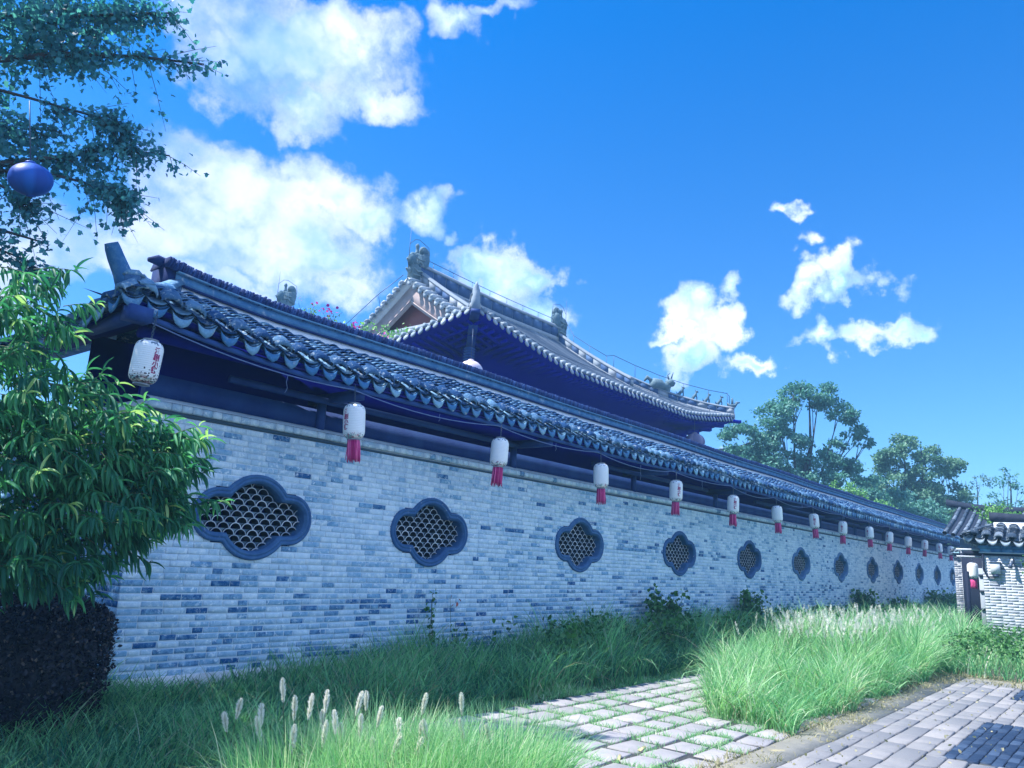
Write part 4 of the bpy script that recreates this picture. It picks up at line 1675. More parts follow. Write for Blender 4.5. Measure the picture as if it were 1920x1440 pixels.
# gable: recessed red panel, cream barge boards, side drip tiles on the verge
def zs(y):
    return prof(1 - abs(y - HYR) / 6.0)
YB = 3.42
ys = [HYR - YB + 2 * YB * i / 24 for i in range(25)]
for gx, sg in ((GX0, -1), (GX1, 1)):
    mb = MB()
    xg = gx - sg * 0.32
    vs = [(xg, y, prof(0.50)) for y in ys] + [(xg, y, zs(y) - 0.30) for y in ys]
    mb.add(vs, [(i, i + 1, 26 + i, 25 + i) for i in range(24)], 0.5)
    hb(mb, "gable_panel", M_GABLE)
    for s2 in (-1, 1):
        mb = MB()
        yy = [HYR + s2 * YB * 1.06 * i / 12 for i in range(13)]
        o_ = [(gx + sg * 0.10, y, zs(y) - 0.20) for y in yy]
        i_ = [(gx + sg * 0.10, y, zs(y) - 0.86 + 0.05 * abs(y - HYR)) for y in yy]
        ob = [(gx + sg * 0.02, y, z) for _, y, z in o_]
        ib = [(gx + sg * 0.02, y, z) for _, y, z in i_]
        vs = o_ + i_ + ob + ib
        m13 = 13
        fs = [(i, i + 1, m13 + i + 1, m13 + i) for i in range(12)] + [(m13 + i, m13 + i + 1, 3 * m13 + i + 1, 3 * m13 + i) for i in range(12)] + [(2 * m13 + i, 2 * m13 + i + 1, i + 1, i) for i in range(12)]
        mb.add(vs, fs, 0.5)
        # narrow moulding along the inner edge
        mb.sweep([(gx + sg * 0.12, y, z + 0.10) for _, y, z in i_], [(-0.015, -0.02), (0.015, -0.02), (0.015, 0.02), (-0.015, 0.02)], tone=0.9)
        hb(mb, "barge_board", M_BARGE)
    # verge deck
    mb = MB()
    vs = []
    for y in ys:
        vs += [(gx + sg * 0.34, y, zs(y) - 0.02), (gx - sg * 0.6, y, zs(y) + 0.05), (gx - sg * 0.05, y, zs(y) - 0.20)]
    mb.add(vs, [(i * 3, i * 3 + 3, i * 3 + 4, i * 3 + 1) for i in range(24)] + [(i * 3, i * 3 + 2, i * 3 + 5, i * 3 + 3) for i in range(24)], 0.8)
    hb(mb, "verge_plaster", M_PLASTER)
for s2 in (-1, 1):
    for i in range(13):
        y = HYR + s2 * (0.22 + i * 0.262)
        mb = MB()
        z = zs(y)
        mb.tube([(GX0 - 0.42, y, z - 0.06), (GX0 - 0.38, y, z + 0.0), (GX0 + 0.02, y, z + 0.06)], [0.085, 0.075, 0.065], 8, tone=random.random())
        mb.prism([(GX0 - 0.42, y + 0.09 * math.cos(a), z - 0.10 + 0.11 * math.sin(a)) for a in [2 * math.pi * q / 9 for q in range(9)]], (-0.03, 0, 0.005), random.random())
        hb(mb, "verge_tile", M_GDRIP)

# ridges
def ridge_blocks(name, path, h, w, blk, par=None, top=True):
    """masonry ridge built of separate blocks between light mouldings"""
    path = [Vector(p_) for p_ in path]
    d = [0.0]
    for a, b_ in zip(path[:-1], path[1:]):
        d.append(d[-1] + (b_ - a).length)

    def at_(s):
        s = cl(s, 0, d[-1])
        for i in range(len(path) - 1):
            if s <= d[i + 1] + 1e-9:
                f = (s - d[i]) / max(1e-9, d[i + 1] - d[i])
                return path[i].lerp(path[i + 1], f), (path[i + 1] - path[i]).normalized()
        return path[-1], (path[-1] - path[-2]).normalized()
    s = 0
    while s < d[-1] - 0.05:
        e = min(s + blk, d[-1])
        (a, da), (b_, db) = at_(s + 0.015), at_(e - 0.015)
        mb_ = MB()
        sd = Vector((da.y, -da.x, 0)).normalized() * (w / 2)
        U = Vector((0, 0, h * 0.62))
        Z = Vector((0, 0, h * 0.12))
        mb_.add([a - sd + Z, a + sd + Z, b_ + sd + Z, b_ - sd + Z, a - sd + U + Z, a + sd + U + Z, b_ + sd + U + Z, b_ - sd + U + Z],
                [(0, 3, 2, 1), (4, 5, 6, 7), (0, 1, 5, 4), (1, 2, 6, 5), (2, 3, 7, 6), (3, 0, 4, 7)], random.random())
        hb(mb_, "ridge_block", M_RIDGEB if (name == 'main' or random.random() < 0.55) else M_RIDGEG)
        s = e
    mb_ = MB()
    hw = w / 2
    fine = [at_(d[-1] * i / 40)[0] for i in range(41)]
    mb_.sweep(fine, [(-hw * .85, 0.06), (hw * .85, 0.06), (hw * .85, h * .75), (-hw * .85, h * .75)], tone=0.9)
    mb_.sweep(fine, [(-hw * 1.35, -0.10), (hw * 1.35, -0.10), (hw * 1.35, 0.05), (hw * 1.1, h * .14), (-hw * 1.1, h * .14), (-hw * 1.35, 0.05)], tone=0.7)
    mb_.sweep(fine, [(-hw * 1.2, h * .74), (hw * 1.2, h * .74), (hw * 1.3, h * .80), (hw * .6, h), (-hw * .6, h), (-hw * 1.3, h * .80)], tone=0.4)
    hb(mb_, "ridge_moulding", M_RIDGEG)
    return at_, d[-1]


ridge_blocks('main', [(16.7, HYR, HZR + 0.02), (20.8, HYR, HZR - 0.06), (24.9, HYR, HZR + 0.02)], 0.62, 0.26, 0.62)
for gx, sg in ((GX0 + 0.25, 1), (GX1 - 0.25, -1)):
    pth = [(gx, HYR - t_, zs(HYR - t_) + 0.0) for t_ in (0.15, 0.8, 1.6, 2.4, 3.2, 3.6)]
    ridge_blocks('chui', pth, 0.42, 0.22, 0.42)
HIPS = {}
for nm, gx, cx in (('L', GX0, HX0), ('R', GX1, HX1)):
    pth = []
    for i in range(13):
        f = i / 12
        x = gx + (cx - gx) * f
        y = 15.5 + (HY0 - 15.5) * f
        pth.append((x, y, zfront(x, y)))
    HIPS[nm] = ridge_blocks('hip', pth, 0.34, 0.20, 0.40)
    pth = [(p_[0], 36 - p_[1], p_[2]) for p_ in pth]
    if nm == 'L': ridge_blocks('hip', pth, 0.34, 0.20, 0.6)
mb = MB()
for gx in (GX0 - 0.06,):
    mb.sweep([(gx, 14.6 + i * 0.68, prof(0.583) - 0.02) for i in range(11)], [(-0.06, -.1), (0.06, -.1), (0.05, 0.06), (-0.05, 0.06)], tone=0.3)
hb(mb, "gable_foot_ridge", M_RIDGEG)

# flame finial on the near corner
mb = MB()
c0 = Vector((HX0 - 0.02, HY0 - 0.02, HZE + 0.62 + 0.05))
mb.tube([c0 + Vector((0.05, 0.05, -0.2)), c0 + Vector((0, 0, 0.05)), c0 + Vector((0, 0, 0.22)), c0 + Vector((0.02, 0.02, 0.26)), c0 + Vector((0.02, 0.02, 0.34)), c0 + Vector((-0.03, -0.02, 0.44)), c0 + Vector((0.0, 0, 0.54))], [0.10, 0.11, 0.08, 0.10, 0.09, 0.05, 0.012], 9)
hb(mb, "corner_finial", M_GDRIP)


def ridge_dragon(name, label, loc, sc, flip, solo=True):
    """mouth-down ridge beast: jaws, scaly body, sword hilt and curled tail; local u along the ridge"""
    u = -1 if flip else 1
    mb_ = MB()
    def P(a, z, y=0.0): return (a * u * sc, y * sc, z * sc)
    mb_.prism([P(-0.22, 0, -.15), P(0.40, 0, -.15), P(0.42, 0.50, -.15), P(0.46, 0.92, -.15), P(0.34, 1.02, -.15), P(-0.02, 1.05, -.15), P(-0.16, 0.98, -.15), P(-0.24, 0.60, -.15)], (0, 0.30 * sc, 0), 0.5)
    mb_.tube([P(-0.14, 0.55), P(-0.20, 0.80), P(-0.12, 1.0)], [0.17 * sc, 0.19 * sc, 0.14 * sc], 9, tone=0.3)
    mb_.tube([P(0.34, 0.55), P(0.42, 0.72), P(0.46, 0.96), P(0.44, 1.14)], [0.20 * sc, 0.22 * sc, 0.22 * sc, 0.20 * sc], 10, tone=0.4)
    o1 = MB()
    pts, rs = [], []
    for i in range(15):                                   # tail scroll
        a = -0.6 + i * 0.42
        r = 0.205 - 0.012 * i
        pts.append(P(0.36 + r * math.cos(a), 1.24 + r * math.sin(a)))
        rs.append((0.125 - 0.0055 * i) * sc)
    o1.tube(pts, rs, 9, tone=0.6)
    o1.tube([P(0.36, 1.24, -.14), P(0.36, 1.24, .14)], 0.13 * sc, 10, tone=0.2)
    o2 = MB()
    o2.tube([P(0.02, 1.0), P(0.05, 1.15), P(0.05, 1.30), P(0.04, 1.36), P(0.04, 1.44), P(0.05, 1.50)], [0.12 * sc, 0.075 * sc, 0.06 * sc, 0.085 * sc, 0.075 * sc, 0.02 * sc], 8, tone=0.5)
    for s_, a0, z0 in ((-1, -0.22, 0.66), (1, 0.44, 0.55), (-1, -0.22, 0.26)):
        o2.tube([P(a0, z0), P(a0 + s_ * 0.12, z0 + 0.02), P(a0 + s_ * 0.24, z0 + 0.07)], [0.09 * sc, 0.075 * sc, 0.035 * sc], 7, tone=0.6)
    for yy in (-.17, .17):                                # brow, eye, curls, scale bands in relief
        o2.tube([P(-0.05, 0.60, yy), P(0.08, 0.72, yy), P(0.22, 0.66, yy), P(0.30, 0.56, yy)], [0.03 * sc, 0.05 * sc, 0.05 * sc, 0.02 * sc], 6, tone=0.8)
        o2.tube([P(0.10, 0.58, yy * 0.9), P(0.10, 0.58, yy * 1.15)], [0.06 * sc, 0.045 * sc], 8, tone=0.1)
        o2.tube([P(-0.20, 0.40, yy), P(0.0, 0.30, yy), P(0.2, 0.36, yy), P(0.40, 0.28, yy)], [0.03 * sc, 0.04 * sc, 0.04 * sc, 0.02 * sc], 6, tone=0.8)
        o2.tube([P(-0.16, 0.84, yy), P(0.1, 0.80, yy), P(0.44, 0.88, yy)], [0.02 * sc, 0.035 * sc, 0.02 * sc], 6, tone=0.8)
        o2.tube([P(-0.2, 0.12, yy), P(0.1, 0.16, yy), P(0.4, 0.10, yy)], 0.03 * sc, 6, tone=0.8)
    t_ = thing(name, label, "roof ornament", loc)
    mb_.build("body", M_ORN, t_)
    o1.build("tail", M_ORN, t_, smooth=True)
    o2.build("crest", M_ORN, t_)
    rod = MB()
    rod.tube([P(-0.34, 0.35), P(-0.36, 1.0), P(-0.36, 2.0)], [0.012, 0.012, 0.006], 5)
    rod.tube([P(-0.36, 1.35), P(-0.1, 1.62), P(0.12, 1.68), P(0.40, 1.60), P(0.66, 1.52), P(0.72, 1.25), P(0.66, 0.9), P(0.62, 0.4)], 0.010, 5)
    rod.build("lightning_rod", M_METAL, t_)
    return t_


ridge_dragon("ridge_dragon", "dark clay ridge dragon with curled tail on the near end of the hall ridge", (16.55, HYR, HZR + 0.0), 0.86, False)
ridge_dragon("ridge_dragon", "clay ridge dragon on the far end of the hall ridge", (25.0, HYR, HZR + 0.05), 0.92, True)

# small beasts on the far hip
def beast(mb_, c, h, d, kind_):
    """little seated ridge animal: haunches, chest, head, ears, tail"""
    c, d = Vector(c), Vector(d).normalized()
    def P(a, z): return c + d * (a * h) + Vector((0, 0, z * h))
    mb_.tube([P(-0.22, 0.0), P(-0.20, 0.18), P(-0.05, 0.38), P(0.12, 0.62), P(0.16, 0.78)], [0.13 * h, 0.17 * h, 0.15 * h, 0.11 * h, 0.08 * h], 7, tone=0.3)
    mb_.tube([P(0.20, 0.0), P(0.22, 0.25), P(0.12, 0.5)], [0.05 * h, 0.055 * h, 0.08 * h], 6, tone=0.3)
    mb_.tube([P(0.10, 0.82), P(0.22, 0.86), P(0.38, 0.80)], [0.10 * h, 0.11 * h, 0.05 * h], 7, tone=0.5)
    mb_.tube([P(0.10, 0.9), P(0.06, 1.04)], [0.045 * h, 0.01 * h], 5, tone=0.5)
    if kind_ != 1:
        mb_.tube([P(-0.25, 0.1), P(-0.42, 0.2), P(-0.46, 0.42)], [0.05 * h, 0.06 * h, 0.02 * h], 5, tone=0.3)


at_, Lh = HIPS['R']
bl = ["first small clay beast behind the rider on the far hip of the hall roof", "second small clay beast counted in from the rider on the far hip", "third small clay beast counted in from the rider on the far hip", "innermost small clay beast on the far hip, nearest the large crouching beast"]
for k, f in enumerate((0.58, 0.69, 0.79, 0.89)):
    p_, d_ = at_(Lh * f)
    mb = MB()
    d_ = Vector((d_.x, d_.y, 0))
    beast(mb, p_ + Vector((0, 0, 0.33)), 0.40, d_, k)
    tag(mb.build("ridge_beast", M_ORN), bl[3 - k], "roof ornament", "small beasts on the far hip of the hall roof")
p_, d_ = at_(Lh * 0.99)
mb = MB()
d2 = Vector((d_.x, d_.y, 0)).normalized()
q = p_ + Vector((0, 0, 0.34))
mb.tube([q - d2 * 0.22 + Vector((0, 0, .16)), q - d2 * 0.12 + Vector((0, 0, .05)), q + d2 * 0.1 + Vector((0, 0, .06)), q + d2 * 0.2 + Vector((0, 0, .2)), q + d2 * 0.32 + Vector((0, 0, .2))], [0.02, 0.07, 0.08, 0.06, 0.02], 7)
mb.tube([q + Vector((0, 0, .08)), q + Vector((0, 0, .26)), q + Vector((0, 0, .36))], [0.05, 0.045, 0.03], 6)
tag(mb.build("ridge_rider", M_ORN), "tiny clay rider on a bird at the very tip of the far hip", "roof ornament")
p_, d_ = at_(Lh * 0.40)
mb = MB()
d2 = Vector((d_.x, d_.y, 0)).normalized()
q = p_ + Vector((0, 0, 0.15))
def Q(a, z, s=0.0): return q + d2 * (a * .8) + Vector((0, 0, z * .8)) + Vector((-d2.y, d2.x, 0)) * s
mb.tube([Q(-0.75, 0.55), Q(-0.6, 0.75), Q(-0.42, 0.62), Q(-0.36, 0.3), Q(-0.34, 0.0)], [0.04, 0.09, 0.08, 0.06, 0.05], 7)
mb.tube([Q(-0.4, 0.25), Q(-0.2, 0.45), Q(0.05, 0.42), Q(0.3, 0.30), Q(0.5, 0.45)], [0.15, 0.24, 0.22, 0.17, 0.14], 9)
mb.tube([Q(0.42, 0.45), Q(0.6, 0.56), Q(0.78, 0.48)], [0.16, 0.17, 0.09], 8)
mb.tube([Q(0.45, 0.4), Q(0.42, 0.05), Q(0.36, -0.25)], [0.12, 0.10, 0.09], 7)
mb.tube([Q(0.5, 0.7), Q(0.42, 0.92), Q(0.55, 1.05)], [0.04, 0.03, 0.01], 5)
mb.tube([Q(0.6, 0.7), Q(0.66, 0.95), Q(0.72, 1.1)], [0.04, 0.025, 0.01], 5)
tag(mb.build("hip_dragon", M_ORN), "large crouching clay dragon part way down the far hip of the hall roof", "roof ornament")

# lightning conductor along ridge, hips and eave
mb = MB()
top = HZR + 0.62
w_ = [(16.9 + 8.0 * i / 16, HYR, top + 0.25 - 0.06 * math.sin(math.pi * i / 16)) for i in range(17)]
mb.tube(w_, 0.012, 5)
for i in range(1, 16, 2): mb.tube([(w_[i][0], HYR, top - 0.1), w_[i]], 0.012, 4)
hw_ = [(GX1 - 0.1, HYR - 0.3, HZR + 0.85)] + [(GX1 - 0.2, HYR - t_, zs(HYR - t_) + 0.70) for t_ in (0.8, 1.6, 2.4)] + [tuple(Vector(at_(Lh * f)[0]) + Vector((0, 0, 0.86))) for f in (0.02, 0.2, 0.4, 0.6, 0.8, 0.95)]
mb.tube(hw_, 0.012, 5)
for q in hw_[1:]: mb.tube([q, (q[0], q[1], q[2] - 0.55)], 0.011, 4)
q = hw_[-1]
mb.tube([q, (q[0] + .06, q[1] - .06, q[2] - 0.1), (q[0] + .06, q[1] - .06, q[2] - 0.55)], 0.012, 4)
ew = [(HX0 + 0.2 + 15.2 * i / 30, HY0 + 0.55, zfront(cl(HX0 + 0.2 + 15.2 * i / 30, HX0 + .6, HX1 - .6), HY0 + 0.55) + 0.24) for i in range(31)]
mb.tube(ew, 0.010, 4)
for q in ew[1::3]: mb.tube([q, (q[0], q[1], q[2] - 0.24)], 0.010, 4)
sw = [(16.25, 18.2, HZR + 0.1), (16.1, 19.2, 10.0), (16.0, 20.6, 9.15), (15.9, 21.8, 8.55), (14.8, 22.6, 8.05), (13.6, 23.6, 7.95)]
mb.tube(sw, 0.012, 5)
for q in sw[1:-1]: mb.tube([q, (q[0] + .15, q[1], q[2] - 0.4)], 0.010, 4)
hb(mb, "lightning_conductor", M_METAL)

M_LMORT = surf("grey_white_plaster", (0.46, 0.50, 0.56), (0.60, 0.63, 0.68), 10, 0.95, 0.4, 40)

# ================================================================ REAR HALL whose ridge end shows above the eave roof
rear = thing("rear_building", "low tiled building hidden behind the long roof, only its ridge showing", "building", (0, 0, 0))
mb = MB()
mb.box(16.6, 34.0, 26.0, 32.0, 0.0, 7.6)
mb.build("wall", M_LITBRICK, rear)
mb = MB()
mb.prism([(16.0, 25.0, 7.5), (16.0, 27.0, 8.6), (16.0, 29.0, 10.35), (16.0, 31.0, 8.6), (16.0, 33.0, 7.5)], (18.6, 0, 0), 0.4)
o = mb.build("roof", M_GTILE, rear)
mb = MB()
mb.box(16.2, 34.4, 28.87, 29.13, 10.2, 10.75, 0.5)
mb.build("ridge", M_RIDGEG, rear)
ridge_dragon("ridge_dragon", "pale clay ridge dragon alone above the eave roof, left of the hall", (18.9, 29.0, 11.0 + 0.78), 0.92, False)
mb = MB()
mb.box(18.6, 19.4, 28.8, 29.2, 10.7, 11.82, 0.6)
mb.build("ornament_base", M_RIDGEG, rear)

# ================================================================ GATE BUILDING at the right
GWX = 22.6
gate = thing("gate_building", "pale brick gatehouse with tiled roof at the far right end of garden", "gatehouse", (0, 0, 0))
gb = MB()
wallb = MB()
cnt = 0
GWT = 2.30
for c in range(34):
    z0 = c * GWT / 34
    ch = GWT / 34
    y = 3.12 - (0.0 if c % 2 else 0.12)
    yy = 3.12
    y0_ = 3.12
    first = True
    while y0_ > -1.5:
        dy = random.choice((0.235, 0.235, 0.235, 0.12))
        if first and c % 2: dy = 0.12
        first = False
        a, b_ = y0_ - dy + 0.010, y0_
        t = random.uniform(0.0, 0.32) if random.random() < 0.12 else random.uniform(0.35, 0.95)
        solo = z0 > 0.6 and b_ > 1.9 and cnt < 290
        m_ = MB() if solo else gb
        pr = random.uniform(0, 0.002)
        m_.box(GWX - pr - 0.0008, GWX + 0.06, a, b_, z0 + 0.009, z0 + ch - 0.008, t, jit=0.001)
        if solo:
            m_.build("brick", M_LITBRICK, gate)
            cnt += 1
        y0_ -= dy
gb.build("brick_field", M_LITBRICK, gate, kind='stuff')
mb = MB()
mb.box(GWX - 0.0003, GWX + 0.40, -1.5, 3.118, 0, GWT)
mb.build("mortar_bed", M_LMORT, gate)
mb = MB()
mb.box(GWX - 0.03, GWX + 0.3, -1.5, 3.16, GWT + 0.002, GWT + 0.05, 0.1)
mb.build("drip_ledge", M_SLATE, gate)
mb = MB()
mb.box(GWX - 0.045, GWX + 0.3, -1.5, 3.17, GWT + 0.052, GWT + 0.085, 0.8)
mb.build("white_ledge", M_LMORT, gate)
mb = MB()
for i in range(20):
    mb.box(GWX - 0.02, GWX + 0.2, 3.16 - (i + 1) * 0.235, 3.16 - i * 0.235 - 0.01, GWT + 0.087, GWT + 0.17, random.random())
    mb.box(GWX - 0.05, GWX + 0.2, 3.18 - (i + 1) * 0.235, 3.18 - i * 0.235 - 0.01, GWT + 0.172, GWT + 0.24, random.random() * 0.5)
mb.build("corbel_course", M_BAND, gate)
# its tiles
_s = roof
roof_keep = roof
roof = gate
for T_ in (T_DRIP, T_HOOD, T_COV, T_CHAN):
    T_.mat = M_TILEG if T_ is not T_DRIP else M_GDRIP
    T_.me = [m_.copy() for m_ in T_.me]
    for m_ in T_.me:
        m_.materials.clear()
        m_.materials.append(T_.mat)
T_COV.count = 0
ZE_G = GWT + 0.40
for i in range(17):
    y = 3.35 - i * PITCH_T
    lf = 0.10 * max(0, (3.4 - 0 - abs(3.35 - y) * 3) / 3.4) ** 2
    ln = 0.72 if i > 1 else 0.2 + 0.3 * i
    tile_row((GWX - 0.22, y, ZE_G - 0.05 + lf), (1, 0), ln, (0, -1), solo_cover=True)
for i in range(10):
    tile_row((GWX - 0.1 + i * PITCH_T, 3.45, ZE_G + 0.02), (0, -1), min(0.75, 0.15 + i * 0.2), (-1, 0))
T_COV.flush("cover_tile_field", gate)
T_CHAN.flush("channel_tile_field", gate)
roof = roof_keep
mb = MB()
vs = [(GWX - 0.18, 3.42, ZE_G - 0.09), (GWX - 0.18, -1.5, ZE_G - 0.11), (GWX + 0.48, -1.5, ZE_G + 0.20), (GWX + 0.48, 2.9, ZE_G + 0.20), (GWX + 2.5, 3.42, ZE_G - 0.09), (GWX + 2.5, 2.9, ZE_G + 0.20)]
mb.add(vs, [(0, 1, 2, 3), (0, 3, 5, 4)], 0.3)
mb.build("roof_deck", M_TILEG, gate)
mb = MB()
mb.sweep([(GWX + 0.52, 2.86 - i * 0.22, ZE_G) for i in range(20)], [(-0.16, 0.10), (-0.04, 0.44), (0.10, 0.44), (0.12, 0.10)], tone=0.8)
mb.build("plaster_fillet", M_LMORT, gate)
mb = MB()
mb.sweep([(GWX + 0.55, 2.95 - i * 0.22, ZE_G + 0.44 + 0.05 * max(0, 1 - i / 3)) for i in range(20)], [(-0.12, 0.0), (-0.12, 0.03), (-0.07, 0.05), (-0.07, 0.16), (-0.11, 0.17), (-0.11, 0.21), (0.10, 0.21), (0.10, 0.0)], tone=0.5)
mb.build("ridge", M_CAPG, gate)
# conduit, meter box, wall light
mb = MB()
mb.tube([(GWX - 0.035, 3.09, GWT + 0.02), (GWX - 0.035, 3.09, 1.95), (GWX - 0.035, 3.02, 1.78), (GWX - 0.035, 2.88, 1.78), (GWX - 0.035, 2.84, 1.9)], 0.022, 8)
mb.build("conduit", M_SLATE, gate)
mb = MB()
mb.box(GWX - 0.10, GWX - 0.005, 2.74, 2.94, 1.86, 2.13, 0.9)
o = mb.build("meter_box", M_LMORT, gate)
mb = MB()
mb.box(GWX - 0.12, GWX - 0.005, 2.72, 2.96, 2.131, 2.15, 0.9)
mb.box(GWX - 0.09, GWX - 0.005, 2.78, 2.90, 1.78, 1.859, 0.2)
mb.build("hood", M_METAL, o)
mb = MB()
mb.tube([(GWX - 0.03, 2.45, GWT - 0.02), (GWX - 0.03, 2.45, 2.08)], 0.012, 6)
mb.tube([(GWX - 0.03, 2.45, 2.2), (GWX - 0.12, 2.5, 2.10), (GWX - 0.15, 2.52, 2.02)], [0.02, 0.035, 0.05], 8)
mb.build("wall_lamp", M_METAL, gate)

# gateway passage between the walls
gw = thing("gateway", "dark open gateway with white lintel between the long wall and gatehouse", "gateway", (0, 0, 0))
mb = MB()
for k, (zz, h_, m_, yo) in enumerate(((2.42, 0.045, M_LMORT, 0.0), (2.25, 0.035, M_LMORT, 0.0))):
    mb.box(GWX + 0.3, GWX + 0.38, 3.16, 3.72, zz, zz + h_, 0.7)
mb.build("lintel", M_LMORT, gw)
mb = MB()
mb.box(GWX + 0.5, GWX + 0.6, 3.13, 3.60, 2.30, 2.42, 0.3)
mb.build("dark_panel", M_SLATE, gw)
mb = MB()
mb.box(GWX + 2.4, GWX + 2.5, 2.9, 3.95, 0.0, 2.42, 0.3)
mb.build("dark_panel", M_SLATE, gw)
mb = MB()
mb.box(GWX + 1.0, GWX + 1.06, 3.16, 3.36, 0.0, 2.0, 0.7)
mb.build("door_leaf", M_RIDGEG, gw)
for z in (0.5, 0.95, 1.4, 1.8):
    mb = MB(); mb.box(GWX + 0.96, GWX + 0.995, 3.16, 3.36, z, z + 0.05, 0.9); mb.build("door_rail", M_CAPG, gw)
mb = MB()
mb.tube([(GWX + 0.6, 3.56, 0), (GWX + 0.6, 3.56, 1.9)], 0.05, 8)
mb.build("door_post", M_SLATE, gw)
# short lit wall beyond the long wall
sw_ = thing("short_brick_wall", "short sunlit brick wall with dark joints behind the gateway lanterns", "wall", (0, 0, 0))
mb = MB()
SWX = 34.0
for c in range(38):
    z0 = c * 0.068
    y = 5.85 - (0.12 if c % 2 else 0)
    y = 5.62
    while y > 4.9:
        dy = random.choice((0.235, 0.12))
        mb.box(SWX - random.uniform(0, .002), SWX + 0.05, max(4.9, y - dy + 0.012), y, z0 + 0.008, z0 + 0.060, random.choice((0.05, 0.15, 0.5, 0.8, 0.9)))
        y -= dy
mb.build("brick_field", M_LITBRICK, sw_, kind='stuff')
mb = MB()
mb.box(SWX + 0.003, SWX + 0.3, 4.9, 5.62, 0, 2.6)
mb.build("mortar_bed", M_LMORT, sw_)
mb = MB()
mb.box(SWX - 0.1, SWX + 0.35, 4.8, 5.7, 2.602, 2.70, 0.5)
for i in range(7):
    mb.tube([(SWX - 0.2, 4.85 + i * 0.13, 2.78), (SWX + 0.4, 4.85 + i * 0.13, 2.86)], 0.06, 7, tone=random.random())
mb.build("tile_coping", M_TILEG, sw_)

# gateway lantern
gl = thing("paper_lantern", "blank white lantern with red tassel hanging in the gateway, lower than the eave row", "lantern", (24.74, 3.65, 2.15))
for nm, me in (("shade", ME_BODY), ("top_ring", ME_TOP), ("bottom_ring", ME_BOT), ("tassel", TASSELS[0]), ("chain", chain_mesh(12))):
    o = bpy.data.objects.new(nm, me)
    link(o, gl)
gl.scale = (1.05, 1.05, 1.0)

# house roof behind the gate
hr = thing("far_house", "tiled house roof with curved ridge behind the gatehouse", "house", (0, 0, 0))
mb = MB()
mb.box(31.0, 37.0, -2.0, 4.9, 0, 3.1)
mb.build("wall", M_LITBRICK, hr)
mb = MB()
vs = []
for i in range(13):
    y = 5.25 - i * 0.6
    l_ = 0.20 * max(0, (y - 3.6) / 1.6) ** 2
    vs += [(29.9, y, 3.02 + l_), (31.6, y, 3.55 + l_), (33.2, y, 4.15 + l_), (36.5, y, 3.1 + l_)]
mb.add(vs, [(i * 4 + k, (i + 1) * 4 + k, (i + 1) * 4 + k + 1, i * 4 + k + 1) for i in range(12) for k in range(3)], 0.2)
mb.build("roof", M_CAPG, hr)
mb = MB()
for i in range(28):
    y = 5.15 - i * 0.25
    l_ = 0.20 * max(0, (y - 3.6) / 1.6) ** 2
    for a, c_ in (((29.85, 3.03), (31.6, 3.57)), ((31.6, 3.57), (33.1, 4.13))):
        for s in range(3):
            f0, f1 = s / 3, (s + 1) / 3
            p0 = (a[0] + (c_[0] - a[0]) * f0, y, a[1] + (c_[1] - a[1]) * f0 + l_)
            p1 = (a[0] + (c_[0] - a[0]) * f1, y, a[1] + (c_[1] - a[1]) * f1 + l_)
            mb.tube([p0, p1], [0.075, 0.06], 6, tone=random.random(), caps=False)
mb.build("tile_roll", M_TILEG, hr, kind='stuff')
mb = MB()
mb.sweep([(33.2, 5.6 - i * 0.35, 4.12 + 0.30 * max(0, 1 - i / 7) ** 2) for i in range(22)], [(-0.12, 0), (-0.14, 0.06), (-0.08, 0.08), (-0.08, 0.14), (-0.14, 0.16), (-0.10, 0.24), (0.10, 0.24), (0.12, 0)], tone=0.4)
mb.build("ridge", M_CAPG, hr)

# distant white gable with upturned ridge behind the long roof
fg = thing("far_gable", "white plastered gable with upswept dark ridge behind the long roof", "building", (0, 0, 0))
mb = MB()
pts = []
for i in range(12):
    f = i / 11
    pts.append((41.2 + 2.3 * f, 19.6 - 2.3 * f, 8.18 + 0.62 * f ** 2.6))
mb.sweep(pts, [(-0.22, -0.02), (-0.26, 0.04), (-0.12, 0.16), (-0.12, 0.22), (0.12, 0.22), (0.12, 0.16), (0.26, 0.04), (0.22, -0.02)], tone=0.4)
mb.build("ridge", M_CAPG, fg)
mb = MB()
mb.add([*[(x, y, z - 0.03) for x, y, z in pts], *[(x, y, 0) for x, y, z in pts], *[(x + .5, y + .5, z - 0.03) for x, y, z in pts]], [(i, i + 1, 13 + i, 12 + i) for i in range(10)] + [(i, i + 1, 25 + i, 24 + i) for i in range(10)], 0.8)
mb.build("gable_wall", M_LMORT, fg)
mb = MB()
mb.sweep([(x, y, z - 0.20 - 0.03 * i) for i, (x, y, z) in enumerate(pts)], [(-0.16, 0), (-0.16, 0.05), (0.1, 0.05), (0.1, 0)], tone=0.2)
mb.tube([pts[-1], (pts[-1][0], pts[-1][1], pts[-1][2] - 0.4)], 0.08, 6)
mb.build("moulding", M_CAPG, fg)

